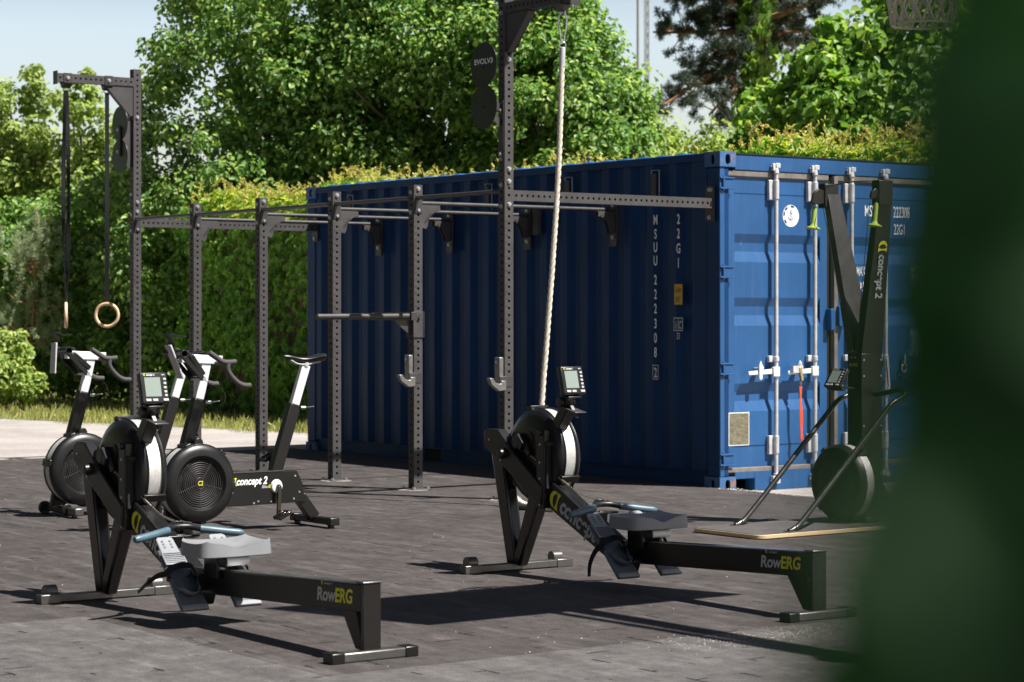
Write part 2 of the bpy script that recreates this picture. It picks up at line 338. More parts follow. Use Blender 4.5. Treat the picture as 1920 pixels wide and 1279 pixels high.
def emblem(parent, o, right, up, h, m='yellow'):        # crescent and hourglass
    right = Vector(right).normalized(); up = Vector(up).normalized(); n = right.cross(up)*0.0007; b = MB(); o = Vector(o) + n
    outer = [(-0.50*math.cos(t) , 0.5*math.sin(t)) for t in [math.pi*(k/20 - 0.5)*1.0 for k in range(21)]]
    inner = [(0.02 - 0.22*math.cos(t), 0.36*math.sin(t)) for t in [math.pi*(k/20 - 0.5) for k in range(21)]]
    pts = [o + right*(x + 0.5)*h + up*(y + 0.5)*h for x, y in outer] + [o + right*(x + 0.5)*h + up*(y + 0.5)*h for x, y in inner]
    b.add(pts, [(i, i + 1, 22 + i, 21 + i) for i in range(20)])
    hg = [(0.55,0.0),(0.95,0.0),(0.82,0.25),(0.80,0.5),(0.82,0.75),(0.95,1.0),(0.55,1.0),(0.66,0.75),(0.68,0.5),(0.66,0.25)]
    pts = [o + right*x*h + up*y*h for x, y in hg]
    b.add(pts, [(0,1,2,9),(9,2,3,8),(8,3,4,7),(7,4,5,6)])
    return b.build('emblem', m, parent)
def fly(me, pos): pass

# ------------------------------------------------------------------ leaves
def leaf_object(name, m, C, N, D, S, parent=None, aspect=0.55, fold=0.25, droop=0.15):
    """C centres, N normals, D directions (n x 3), S lengths; each leaf is a folded pointed blade of six vertices."""
    n = len(C); C = np.asarray(C, float); N = np.asarray(N, float); D = np.asarray(D, float); S = np.asarray(S, float)[:, None]
    N /= np.linalg.norm(N, axis=1)[:, None] + 1e-9
    D = D - N*(D*N).sum(1)[:, None]; D /= np.linalg.norm(D, axis=1)[:, None] + 1e-9
    W = np.cross(N, D)
    base = C - D*S*0.5; tip = C + D*S*0.5 - N*S*droop
    a = C - D*S*0.12; b = C + D*S*0.2
    lf = N*S*fold*aspect
    V = np.stack([base, a + W*S*aspect*0.5 + lf, b + W*S*aspect*0.38 + lf, tip, b - W*S*aspect*0.38 + lf, a - W*S*aspect*0.5 + lf], 1).reshape(-1, 3)
    F = np.array([[0, 1, 2, 3], [0, 3, 4, 5]])
    idx = (np.arange(n)[:, None, None]*6 + F[None]).reshape(-1)
    me = bpy.data.meshes.new(name); me.vertices.add(n*6); me.vertices.foreach_set('co', V.reshape(-1).astype(np.float32))
    nf = n*2; me.loops.add(nf*4); me.loops.foreach_set('vertex_index', idx.astype(np.int32))
    me.polygons.add(nf); me.polygons.foreach_set('loop_start', (np.arange(nf)*4).astype(np.int32))
    me.update(calc_edges=True); me.validate()
    me.materials.append(M[m]); o = bpy.data.objects.new(name, me); col.objects.link(o)
    if parent: o.parent = parent; o.matrix_parent_inverse = Matrix.Identity(4)
    return o
def rdir(n):
    d = rng.normal(size=(n, 3)); return d/np.linalg.norm(d, axis=1)[:, None]
def blobs(cs, rs, per, squash=0.8):
    """leaves on and in small round clumps: cs clump centres, rs radii, per leaves each"""
    n = len(cs)*per; c = np.repeat(np.asarray(cs), per, 0); r = np.repeat(np.asarray(rs), per)
    d = rdir(n); q = rng.random(n)**0.45
    p = c + d*(r*q)[:, None]*np.array([1, 1, squash])
    nn = d*0.7 + rdir(n)*0.6 + np.array([0, 0, 0.55]); dd = d*0.5 + rdir(n)*0.8 + np.array([0, 0, -0.5])
    return p, nn, dd

# ================================================================== SETTING
def sheet(name, pts, z, m, th=0.0):
    b = MB()
    if th > 0: b.prism([(p[0], p[1]) for p in pts], (0, 0, z - th), (1, 0, 0), (0, 1, 0), th)
    else: b.add([(p[0], p[1], z) for p in pts], [tuple(range(len(pts)))])
    o = b.build(name, m, None, world=True); tag(o, kind='structure'); return o
def ground_mat(name, c0, c1, speck, sscale=90, streak=False):
    m = bpy.data.materials.new(name); m.use_nodes = True; n = m.node_tree.nodes; l = m.node_tree.links; b = n["Principled BSDF"]
    tc = n.new("ShaderNodeTexCoord"); mp = n.new("ShaderNodeMapping"); mp.inputs['Rotation'].default_value = (0, 0, -SROT); l.new(tc.outputs['Object'], mp.inputs[0])
    t = n.new("ShaderNodeTexNoise"); t.inputs['Scale'].default_value = 0.9; t.inputs['Detail'].default_value = 10; t.inputs['Roughness'].default_value = 0.65
    l.new(mp.outputs[0], t.inputs['Vector'])
    r = n.new("ShaderNodeValToRGB"); r.color_ramp.elements[0].color = (*c0, 1); r.color_ramp.elements[1].color = (*c1, 1)
    r.color_ramp.elements[0].position = 0.35; r.color_ramp.elements[1].position = 0.68; l.new(t.outputs['Fac'], r.inputs[0])
    g = n.new("ShaderNodeTexNoise"); g.inputs['Scale'].default_value = sscale; g.inputs['Detail'].default_value = 3; l.new(mp.outputs[0], g.inputs['Vector'])
    gr = n.new("ShaderNodeValToRGB"); gr.color_ramp.elements[0].position = 0.3; gr.color_ramp.elements[1].position = 0.75
    gr.color_ramp.elements[0].color = (0.72, 0.72, 0.72, 1); gr.color_ramp.elements[1].color = (*speck, 1)
    l.new(g.outputs['Fac'], gr.inputs[0])
    mx = n.new("ShaderNodeMixRGB"); mx.blend_type = 'MULTIPLY'; mx.inputs[0].default_value = 1; l.new(r.outputs[0], mx.inputs[1]); l.new(gr.outputs[0], mx.inputs[2])
    l.new(mx.outputs[0], b.inputs['Base Color']); b.inputs['Roughness'].default_value = 0.9; b.inputs['Specular IOR Level'].default_value = 0.25
    bp = n.new("ShaderNodeBump"); bp.inputs['Strength'].default_value = 0.5; bp.inputs['Distance'].default_value = 0.01; l.new(g.outputs['Fac'], bp.inputs['Height']); l.new(bp.outputs[0], b.inputs['Normal'])
    return m, n, l, b, mp, mx
def mat_mat(name, c0, c1, dust):
    m, n, l, b, mp, mx = ground_mat(name, c0, c1, (1.25, 1.22, 1.2), 140)
    # stretched scuffs
    ms = n.new("ShaderNodeMapping"); ms.inputs['Scale'].default_value = (1.0, 5.5, 1); ms.inputs['Rotation'].default_value = (0, 0, 0.9); l.new(mp.outputs[0], ms.inputs[0])
    s = n.new("ShaderNodeTexNoise"); s.inputs['Scale'].default_value = 1.6; s.inputs['Detail'].default_value = 8; s.inputs['Roughness'].default_value = 0.7; l.new(ms.outputs[0], s.inputs['Vector'])
    sr = n.new("ShaderNodeValToRGB"); sr.color_ramp.elements[0].position = 0.5; sr.color_ramp.elements[1].position = 0.74
    sr.color_ramp.elements[0].color = (0, 0, 0, 1); sr.color_ramp.elements[1].color = (1, 1, 1, 1); l.new(s.outputs['Fac'], sr.inputs[0])
    sm = n.new("ShaderNodeMath"); sm.operation = 'MULTIPLY'; sm.inputs[1].default_value = 0.75; l.new(sr.outputs[0], sm.inputs[0])
    m1 = n.new("ShaderNodeMixRGB"); l.new(sm.outputs[0], m1.inputs[0]); l.new(mx.outputs[0], m1.inputs[1]); m1.inputs[2].default_value = (*dust, 1)
    for sc_, amt in ((5.5, 0.36), (19.0, 0.22)):
        q = n.new("ShaderNodeTexNoise"); q.inputs['Scale'].default_value = sc_; q.inputs['Detail'].default_value = 6; q.inputs['Roughness'].default_value = 0.7; l.new(mp.outputs[0], q.inputs['Vector'])
        qr = n.new("ShaderNodeMapRange"); qr.inputs[1].default_value = 0.3; qr.inputs[2].default_value = 0.7; qr.inputs[3].default_value = 1 - amt; qr.inputs[4].default_value = 1 + amt; l.new(q.outputs['Fac'], qr.inputs[0])
        qm = n.new("ShaderNodeVectorMath"); qm.operation = 'SCALE'; l.new(m1.outputs[0], qm.inputs[0]); l.new(qr.outputs[0], qm.inputs['Scale']); m1 = qm
    # pale crumbs
    vo = n.new("ShaderNodeTexVoronoi"); vo.inputs['Scale'].default_value = 26; l.new(mp.outputs[0], vo.inputs['Vector'])
    vr = n.new("ShaderNodeValToRGB"); vr.color_ramp.elements[0].position = 0.045; vr.color_ramp.elements[1].position = 0.075
    vr.color_ramp.elements[0].color = (1, 1, 1, 1); vr.color_ramp.elements[1].color = (0, 0, 0, 1); l.new(vo.outputs['Distance'], vr.inputs[0])
    vs = n.new("ShaderNodeSeparateColor"); l.new(vo.outputs['Color'], vs.inputs[0]); vg = n.new("ShaderNodeMath"); vg.operation = 'GREATER_THAN'; vg.inputs[1].default_value = 0.72; l.new(vs.outputs[0], vg.inputs[0])
    vm = n.new("ShaderNodeMath"); vm.operation = 'MULTIPLY'; l.new(vr.outputs[0], vm.inputs[0]); l.new(vg.outputs[0], vm.inputs[1])
    m2 = n.new("ShaderNodeMixRGB"); l.new(vm.outputs[0], m2.inputs[0]); l.new(m1.outputs[0], m2.inputs[1]); m2.inputs[2].default_value = (0.22, 0.20, 0.18, 1)
    # tile joints, partly closed
    wv = n.new("ShaderNodeTexNoise"); wv.inputs['Scale'].default_value = 9; l.new(mp.outputs[0], wv.inputs['Vector'])
    wa = n.new("ShaderNodeMixRGB"); wa.blend_type = 'LINEAR_LIGHT'; wa.inputs[0].default_value = 0.012; l.new(mp.outputs[0], wa.inputs[1]); l.new(wv.outputs['Color'], wa.inputs[2])
    bk = n.new("ShaderNodeTexBrick"); bk.inputs['Scale'].default_value = 1.0; bk.inputs['Brick Width'].default_value = 0.24; bk.inputs['Row Height'].default_value = 0.24
    bk.inputs['Mortar Size'].default_value = 0.0085; bk.inputs['Mortar Smooth'].default_value = 0.3; bk.offset = 0.5
    bk.inputs['Color1'].default_value = (0, 0, 0, 1); bk.inputs['Color2'].default_value = (0, 0, 0, 1); bk.inputs['Mortar'].default_value = (1, 1, 1, 1); l.new(wa.outputs[0], bk.inputs['Vector'])
    nm = n.new("ShaderNodeTexNoise"); nm.inputs['Scale'].default_value = 6.5; nm.inputs['Detail'].default_value = 3; l.new(mp.outputs[0], nm.inputs['Vector'])
    nr = n.new("ShaderNodeValToRGB"); nr.color_ramp.elements[0].position = 0.575; nr.color_ramp.elements[1].position = 0.60
    nr.color_ramp.elements[0].color = (0, 0, 0, 1); nr.color_ramp.elements[1].color = (1, 1, 1, 1); l.new(nm.outputs['Fac'], nr.inputs[0])
    jm = n.new("ShaderNodeMath"); jm.operation = 'MULTIPLY'; l.new(bk.outputs['Color'], jm.inputs[0]); l.new(nr.outputs[0], jm.inputs[1])
    m3 = n.new("ShaderNodeMixRGB"); l.new(jm.outputs[0], m3.inputs[0]); l.new(m2.outputs[0], m3.inputs[1]); m3.inputs[2].default_value = (0.006, 0.006, 0.007, 1)
    l.new(m3.outputs[0], b.inputs['Base Color']); b.inputs['Roughness'].default_value = 0.78; b.inputs['Specular IOR Level'].default_value = 0.35
    return m
gm = ground_mat('pale compacted gravel', (0.285, 0.262, 0.252), (0.40, 0.372, 0.36), (1.3, 1.28, 1.25), 55)[0]
sheet('gravel_ground', [(-400, -60), (400, -60), (400, 900), (-400, 900)], -0.04, gm)
lawn = ground_mat('lawn soil', (0.10, 0.13, 0.04), (0.22, 0.22, 0.09), (1.3, 1.3, 1.1), 20)[0]
def along(p, d, t): return (p[0] + d[0]*t, p[1] + d[1]*t)
gb0, gb1 = G(0, 785, -0.04), G(575, 812, -0.04); gd = (gb1 - gb0).normalized()
gl = [along(gb0, gd, -30), along(gb0, gd, 9.5), (3.2, 22.0), (9.5, 14.0), (40, 30), (40, 200), (-60, 200)]
sheet('lawn_ground', gl, -0.036, lawn)
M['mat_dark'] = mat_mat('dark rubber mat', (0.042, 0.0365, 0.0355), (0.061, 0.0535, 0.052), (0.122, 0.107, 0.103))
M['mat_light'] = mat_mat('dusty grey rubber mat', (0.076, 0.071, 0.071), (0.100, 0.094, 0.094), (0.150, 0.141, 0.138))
S2 = lambda x, y: tuple(site(x, y)[:2])
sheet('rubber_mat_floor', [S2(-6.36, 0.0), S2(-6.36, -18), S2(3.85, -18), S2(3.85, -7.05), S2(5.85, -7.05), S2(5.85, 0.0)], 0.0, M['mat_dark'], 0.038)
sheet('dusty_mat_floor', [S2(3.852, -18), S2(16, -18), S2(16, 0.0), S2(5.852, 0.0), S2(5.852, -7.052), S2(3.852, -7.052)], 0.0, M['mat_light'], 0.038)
# grass blades along the lawn's edge
n = 30000
t = rng.random(n)*34 - 14; dep = rng.random(n)**1.6*7.0 - 0.25
gn = np.array([-gd.y, gd.x]);  gn = gn if gn[1] > 0 else -gn
wob = 0.25*np.sin(t*2.1) + 0.15*np.sin(t*5.7 + 1)
P = np.array([gb0.x, gb0.y]) + np.outer(t, [gd.x, gd.y]) + np.outer(dep + wob*0.6, gn)
kp = (P[:, 0] < 0.6) & (P[:, 0] > -11) ; P = P[kp]; k = len(P)
ln = rng.uniform(0.05, 0.17, k)
Cc = np.column_stack([P, -0.036 + ln*0.42])
dd = rdir(k)*0.5 + np.array([0, 0, 1.0]); nn = rdir(k)*np.array([1, 1, 0.15])
o = leaf_object('roadside_grass', 'blade', Cc, nn, dd, ln, aspect=0.11, fold=0.1, droop=0.1); tag(o, 'sunlit tufted grass strip between the gravel and the creeper hedge', 'grass', kind='stuff')
# loose pale grit on the mats
b = MB()
def stone(p, s):
    v = [Vector(q)*s*random.uniform(0.6, 1.2) + p for q in ((1,0,0.2),(0,1,0.1),(-1,0,0.2),(0,-1,0.15),(0.1,0,0.8))]
    b.add(v, [(0,1,4),(1,2,4),(2,3,4),(3,0,4)])
for i in range(520):
    a_ = random.gauss(0, 1); b_ = random.gauss(0, 1)
    p = G(1440, 1193) + Vector((a_*0.20 - b_*0.02, a_*0.13 + b_*0.10, 0))
    stone(p, random.uniform(0.0014, 0.0034))
for i in range(420):
    p = site(random.uniform(-6, 6), random.uniform(-9, -0.2)); stone(p, random.uniform(0.0015, 0.0045))
for i in range(500):
    p = site(random.uniform(0.05, 2.4), random.uniform(-0.07, 0.05)); stone(p, random.uniform(0.002, 0.008))
o = b.build('loose_grit', 'grit', world=True); tag(o, 'pale grit scattered over the dark rubber mats', 'gravel', kind='stuff')

# ================================================================== CONTAINER
L_, W_, H_ = 6.058, 2.438, 2.591; Z0 = -0.04
cont = sthing('shipping_container', 'blue corrugated steel shipping container with closed doors and white lettering', 'container', (0, 0, Z0))
def zc(z): return z + Z0
def corr(b, x0, x1, y, dy, z0, z1, pitch=0.278, fl=0.072, sl=0.066):
    xs = [(x0, 1)]; x = x0 + 0.09
    while x + pitch < x1 - 0.02:
        xs += [(x, 1), (x + sl, 0), (x + sl + fl, 0), (x + 2*sl + fl, 1)]; x += pitch
    xs.append((x1, 1))
    P = [[Vector((x_, y if k_ else y + dy, z)) for x_, k_ in xs] for z in (z0, z1)]
    b.quadgrid(P)
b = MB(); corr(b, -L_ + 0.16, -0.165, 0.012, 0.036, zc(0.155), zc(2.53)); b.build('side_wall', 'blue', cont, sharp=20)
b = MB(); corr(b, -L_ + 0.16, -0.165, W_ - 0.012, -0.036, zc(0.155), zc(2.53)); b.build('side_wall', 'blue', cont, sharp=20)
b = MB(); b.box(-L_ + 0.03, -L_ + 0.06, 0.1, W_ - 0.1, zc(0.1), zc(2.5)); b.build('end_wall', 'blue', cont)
b = MB()
xs = [(-L_ + 0.16, 0)]; x = -L_ + 0.3
while x < -0.5: xs += [(x, 0), (x + 0.03, 1), (x + 0.11, 1), (x + 0.14, 0)]; x += 0.235
xs.append((-0.165, 0))
b.quadgrid([[Vector((x_, y_, zc(2.585 + 0.018*k_*kk))) for x_, k_ in xs] for y_, kk in ((0.0, 0), (0.03, 0), (0.06, 1), (W_ - 0.06, 1), (W_ - 0.03, 0), (W_, 0))])
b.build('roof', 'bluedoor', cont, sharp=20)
b = MB(); b.box(-L_ + 0.02, -0.02, 0.05, W_ - 0.05, zc(0.13), zc(0.15)); b.build('floor', 'dark', cont)
# rails
b = MB()
for y0, y1 in ((0.0, 0.06), (W_ - 0.06, W_)): b.box(-L_ + 0.17, -0.17, y0, y1, zc(2.525), zc(2.584))
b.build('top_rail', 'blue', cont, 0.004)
b = MB()
for y0, yy in ((0.0, 1), (W_, -1)):
    f = lambda a, c: (min(y0 + a*yy, y0 + c*yy), max(y0 + a*yy, y0 + c*yy))
    b.box(-L_ + 0.17, -0.17, *f(0.0, 0.05), zc(0.148), zc(0.160))
    for xa, xb in ((-L_ + 0.17, -4.04), (-3.78, -2.28), (-2.02, -0.17)):
        b.box(xa, xb, *f(0.028, 0.034), zc(0.02), zc(0.148)); b.box(xa, xb, *f(0.0, 0.034), zc(0.012), zc(0.02))
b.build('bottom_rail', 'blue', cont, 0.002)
b = MB()
for xa, xb in ((-4.04, -3.78), (-2.28, -2.02)): b.box(xa, xb, 0.036, W_ - 0.04, zc(0.03), zc(0.146))
b.build('forklift_pocket', 'dark', cont)
# corner posts
for x0 in (-0.16, -L_):
    for y0 in (0.0, W_ - 0.10):
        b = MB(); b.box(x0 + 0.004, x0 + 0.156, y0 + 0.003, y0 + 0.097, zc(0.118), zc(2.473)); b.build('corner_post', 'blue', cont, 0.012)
# corner castings with oval holes
def casting(x0, y0, z0, sx, sy):
    b = MB(); W = (0.178, 0.162, 0.118)
    def face(o, e1, e2, n, w_, h_, hole=True, hw=0.026, hh=0.040):
        o = Vector(o); e1 = Vector(e1); e2 = Vector(e2); n = Vector(n); c = o + e1*w_/2 + e2*h_/2
        N = 24; out = []; inn = []
        for k in range(N):
            t = 2*math.pi*k/N; cx, sy_ = math.cos(t), math.sin(t); mxx = max(abs(cx), abs(sy_))
            out.append(c + e1*cx/mxx*w_/2 + e2*sy_/mxx*h_/2)
            ex = abs(cx)**0.8*math.copysign(1, cx); ey = abs(sy_)**0.8*math.copysign(1, sy_); inn.append(c + e1*ex*hw + e2*ey*hh)
        in2 = [q - n*0.018 for q in inn]
        b.add(out + inn + in2, [(k, (k+1) % N, N + (k+1) % N, N + k) for k in range(N)] + [(N + k, N + (k+1) % N, 2*N + (k+1) % N, 2*N + k) for k in range(N)])
    X0, X1 = (x0, x0 + W[0]*sx) if sx > 0 else (x0 + W[0]*sx, x0)
    Y0, Y1 = (y0, y0 + W[1]*sy) if sy > 0 else (y0 + W[1]*sy, y0)
    Z1 = z0 + W[2]
    face((X0, Y0, z0), (1,0,0), (0,0,1), (0,-1,0), W[0], W[2]); face((X1, Y1, z0), (-1,0,0), (0,0,1), (0,1,0), W[0], W[2])
    face((X1, Y0, z0), (0,1,0), (0,0,1), (1,0,0), W[1], W[2]); face((X0, Y1, z0), (0,-1,0), (0,0,1), (-1,0,0), W[1], W[2])
    face((X0, Y0, Z1), (1,0,0), (0,1,0), (0,0,1), W[0], W[1], hw=0.055, hh=0.03); b.box(X0, X1, Y0, Y1, z0 - 0.0, z0 + 0.004)
    b.build('corner_casting', 'rusty', cont, 0.0)
for z0 in (zc(0.0), zc(H_ - 0.118)):
    casting(0.006, -0.006, z0, -1, 1); casting(0.006, W_ + 0.006, z0, -1, -1); casting(-L_ - 0.006, -0.006, z0, 1, 1); casting(-L_ - 0.006, W_ + 0.006, z0, 1, -1)
# door end frame
b = MB(); b.box(-0.11, -0.006, 0.158, W_ - 0.158, zc(2.4535), zc(2.574)); b.build('door_header', 'bluedoor', cont, 0.006)
b = MB(); b.box(-0.11, 0.0, 0.158, W_ - 0.158, zc(2.5745), zc(2.584)); b.build('header_lip', 'dark', cont, 0.0)
b = MB(); b.xz([(-0.12, zc(0.0)), (-0.006, zc(0.0)), (-0.006, zc(0.155)), (-0.12, zc(0.155))], 0.36, 1.02)
b.box(-0.12, -0.006, 0.158, 0.36, zc(0.098), zc(0.155)); b.box(-0.12, -0.006, 1.02, 1.42, zc(0.02), zc(0.155)); b.box(-0.12, -0.006, 1.42, 2.08, zc(0.0), zc(0.155)); b.box(-0.12, -0.006, 2.08, W_-0.158, zc(0.098), zc(0.155))
b.build('door_sill', 'bluedoor', cont, 0.004)
b = MB()
for y0 in (0.003, W_ - 0.05): b.box(-0.02, -0.0025, y0, y0 + 0.047, zc(0.118), zc(2.473))
b.build('door_post_face', 'bluedoor', cont, 0.006)
def door(y0, y1):
    d = MB(); xf, xr = -0.030, -0.055; ya, yb = y0 + 0.10, y1 - 0.075
    ev = [(zc(0.165), 0)]
    for zt in (0.826, 1.482, 1.97): ev += [(zc(zt - 0.215), 0), (zc(zt - 0.135), 1), (zc(zt - 0.068), 1), (zc(zt), 0)]
    ev.append((zc(2.41), 0))
    d.quadgrid([[Vector((xf if k == 0 else xr, yy, z)) for yy in (ya, yb)] for z, k in ev])
    for ye, sg in ((ya, 1), (yb, -1)):                 # closed ends of the corrugations
        for zt in (0.826, 1.482, 1.97):
            q = [Vector((xf, ye, zc(zt - 0.215))), Vector((xr, ye, zc(zt - 0.135))), Vector((xr, ye, zc(zt - 0.068))), Vector((xf, ye, zc(zt)))]
            d.add(q, [(0, 1, 2, 3) if sg > 0 else (3, 2, 1, 0)])
    d.box(-0.075, xf, y0, ya, zc(0.165), zc(2.41)); d.box(-0.075, xf, yb, y1, zc(0.165), zc(2.41))
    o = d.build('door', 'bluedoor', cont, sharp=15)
    g = MB(); g.box(-0.05, -0.012, y0 - 0.01, y1 + 0.005, zc(2.405), zc(2.452)); g.box(-0.05, -0.006, y0 - 0.01, y1 + 0.005, zc(0.147), zc(0.185)); g.build('gasket', 'gasket', o, 0.007)
    w_ = MB(); w_.box(xf, xf + 0.0025, ya, yb, zc(2.278), zc(2.282)); w_.box(xf, xf + 0.003, ya, yb, zc(0.345), zc(0.351)); w_.build('weld_seam', 'blue', o)
    return o
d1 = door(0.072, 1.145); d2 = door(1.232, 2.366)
b = MB(); b.box(-0.05, 0.006, 1.192, 1.232, zc(0.15), zc(2.44)); b.build('gasket', 'gasket', d2, 0.004)
b = MB(); b.box(-0.06, -0.035, 1.146, 1.19, zc(0.16), zc(2.41)); b.build('door_gap', 'dark', cont)
b = MB(); b.box(-0.028, 0.03, 1.135, 1.182, zc(1.23), zc(1.40)); b.box(-0.028, 0.04, 1.215, 1.32, zc(1.26), zc(1.42)); b.build('lock_box', 'bluedoor', d2, 0.006)
# hinges
for yy, sg in ((0.05, 1), (W_ - 0.05, -1)):
    for zz in (2.35, 1.675, 0.94, 0.25):
        b = MB(); T = lambda y: yy + sg*y
        ys = sorted((T(-0.055), T(0.09)))
        b.box(-0.004, 0.016, ys[0], ys[1], zc(zz - 0.045), zc(zz - 0.034)); b.box(-0.004, 0.016, ys[0], ys[1], zc(zz + 0.034), zc(zz + 0.045))
        b.box(-0.004, 0.008, *sorted((T(-0.03), T(0.075))), zc(zz - 0.033), zc(zz + 0.033))
        b.cyl((0.008, T(-0.02), zc(zz - 0.055)), (0.008, T(-0.02), zc(zz + 0.055)), 0.009, n=10); b.build('hinge', 'bluedoor', cont, 0.002)
# lock rods
def rod(yy, dr, handle):
    xr_ = 0.014
    b = MB(); b.cyl((xr_, yy, zc(0.10)), (xr_, yy, zc(2.47)), 0.0165, n=16); r_ = b.build('lock_rod', 'galv', dr)
    c = MB()
    c.cyl((xr_, yy, zc(2.24)), (xr_, yy, zc(2.39)), 0.023, n=16); c.cyl((xr_, yy, zc(0.28)), (xr_, yy, zc(0.42)), 0.023, n=16); c.cyl((xr_, yy, zc(0.99)), (xr_, yy, zc(1.03)), 0.023, n=16)
    for za, zb in ((2.235, 2.39), (0.275, 0.42), (0.985, 1.035)): c.box(-0.029, 0.004, yy - 0.062, yy + 0.03, zc(za), zc(zb))
    c.build('rod_bracket', 'galv', r_, 0.005)
    k = MB()
    for za, sg in ((2.47, 1), (0.10, -1)):
        z1 = zc(za); k.cyl((xr_, yy, z1 - 0.03*sg), (xr_, yy, z1 + 0.012*sg), 0.024, 0.017, n=14)
        k.box(xr_ - 0.02, xr_ + 0.016, yy - 0.012, yy + 0.035, z1 + (0.012 if sg > 0 else -0.05), z1 + (0.05 if sg > 0 else -0.012))
        k.box(-0.005, xr_ + 0.014, yy - 0.042, yy - 0.016, z1 + (-0.01 if sg > 0 else -0.04), z1 + (0.045 if sg > 0 else 0.01))
        k.box(-0.005, xr_ + 0.002, yy - 0.05, yy + 0.04, z1 + (0.018 if sg > 0 else -0.03), z1 + (0.03 if sg > 0 else -0.018))
    k.build('rod_cam', 'galv', r_, 0.004)
    if handle:
        h = MB(); zz = zc(0.915)
        h.box(0.02, 0.046, yy - 0.055, yy + 0.012, zz - 0.04, zz + 0.035)
        h.add([Vector(p) for p in ((0.022, yy-0.055, zz-0.02), (0.022, yy-0.30, zz-0.026), (0.022, yy-0.30, zz+0.002), (0.022, yy-0.055, zz+0.02), (0.034, yy-0.055, zz-0.02), (0.034, yy-0.30, zz-0.026), (0.034, yy-0.30, zz+0.002), (0.034, yy-0.055, zz+0.02))], [(0,1,2,3),(7,6,5,4),(0,4,5,1),(1,5,6,2),(2,6,7,3),(3,7,4,0)])
        h.build('lock_handle', 'dimwhite', r_, 0.004)
        q = MB(); yc = yy - 0.185
        q.prism([(-0.018, -0.055), (0.0, -0.066), (0.018, -0.055), (0.018, 0.012), (0.034, 0.028), (0.018, 0.05), (0.0, 0.085), (-0.018, 0.05), (-0.018, 0.02)], (0.034, yc, zz), (0, 1, 0), (0, 0, 1), 0.012)
        q.box(-0.03, 0.034, yc - 0.01, yc + 0.02, zz - 0.02, zz + 0.03); q.build('handle_keeper', 'dimwhite', r_, 0.004)
rod(0.5626, d1, True); rod(0.975, d1, True); rod(1.375, d2, False); rod(1.757, d2, False)
# right door keeper handle hanging on the last rod
b = MB(); b.bar((0.034, 1.757, zc(1.0)), (0.036, 1.775, zc(0.78)), 0.022, 0.008, (1, 0, 0)); b.bar((0.036, 1.775, zc(0.78)), (0.034, 1.757, zc(0.70)), 0.022, 0.008, (1, 0, 0)); b.build('lock_handle', 'galv', d2, 0.003)
b = MB(); b.ring((0.0, 1.98, zc(0.92)), (1, 0, 0), 0.03, 0.008, 20, 8); b.bar((0.0, 1.98, zc(0.95)), (0.0, 1.985, zc(1.03)), 0.02, 0.02, (1, 0, 0)); b.build('handle_keeper', 'galv', d2, 0.003)
# printed plate and round sticker
b = MB(); b.box(-0.03, -0.0275, 0.112, 0.322, 0.312, 0.566); o = b.build('customs_plate', 'dimwhite', d1)
b = MB(); b.box(-0.0275, -0.0262, 0.119, 0.315, 0.320, 0.558); b.build('plate_print', 'ventm', o)
b = MB(); b.lathe([(0.0, 0.0015), (0.086, 0.0015), (0.086, 0.0)], (-0.03, 0.758, 2.08), (1, 0, 0), 40); stk = b.build('round_sticker', 'dimwhite', d1)
b = MB(); cx, cz, xx = 0.758, 2.08, -0.0278
for a0 in (20, 75, 110, 160): b.lathe([(0.066, 0), (0.081, 0)], (xx, cx, cz), (1, 0, 0), 8, R(a0), R(a0 + 26))
b.box(xx - 0.0005, xx, cx - 0.003, cx + 0.003, cz - 0.032, cz + 0.03); b.box(xx - 0.0005, xx, cx - 0.015, cx + 0.015, cz + 0.017, cz + 0.021)
b.ring((xx, cx, cz + 0.036), (1, 0, 0), 0.007, 0.0015, 14, 4)
for sg in (-1, 1): b.tube([(xx, cx + sg*0.026*math.sin(t), cz - 0.004 - 0.028*math.cos(t)) for t in [k*0.24 for k in range(7)]], 0.0022, 4)
b.build('anchor_mark', 'blue', stk)
# lettering: long side
def side_char(ch, x, z, h, m='white', xs=0.66):
    return text('lettering', ch, (x, 0.0118, z - h/2), (1, 0, 0), (0, 0, 1), h, m, cont, xs=xs, bold=0.022, align='CENTER', th=0.0012)
def px_z(py, x): return CH - (py - 592)*site(x, 0).y/FPX
for ch, py in zip("MSUU222308", (411.5, 438, 463, 488, 524, 551, 578, 606, 633, 660)): side_char(ch, -0.774, px_z(py, -0.774), 0.078)
side_char("2", -0.774, px_z(698, -0.774), 0.078)
b = MB(); zc_ = px_z(698, -0.774)
for z in (zc_ - 0.055, zc_ + 0.055): b.box(-0.806, -0.742, 0.0105, 0.0118, z - 0.003, z + 0.003)
for x in (-0.806, -0.742): b.box(x - 0.003, x + 0.003, 0.0106, 0.0117, zc_ - 0.055, zc_ + 0.055)
b.build('check_digit_box', 'dimwhite', cont)
for ch, py in zip("22G1", (410, 437, 465, 492)): side_char(ch, -0.497, px_z(py, -0.497), 0.078)
zy = px_z(552, -0.497); b = MB(); b.box(-0.545, -0.449, 0.0095, 0.0114, zy - 0.08, zy + 0.08); yl = b.build('height_label', mat('amber label', (0.62, 0.36, 0.05), 0.6), cont)
text('lettering', "2,6m", (-0.497, 0.0092, zy + 0.018), (1, 0, 0), (0, 0, 1), 0.042, 'dark', yl, xs=0.62, align='CENTER', th=0.001)
text('lettering', "8'6''", (-0.497, 0.0092, zy - 0.058), (1, 0, 0), (0, 0, 1), 0.042, 'dark', yl, xs=0.62, align='CENTER', th=0.001)
zi = px_z(608, -0.50); b = MB()
b.box(-0.553, -0.445, 0.0103, 0.0115, zi - 0.052, zi + 0.052); ib = b.build('transport_mark', 'dimwhite', cont)
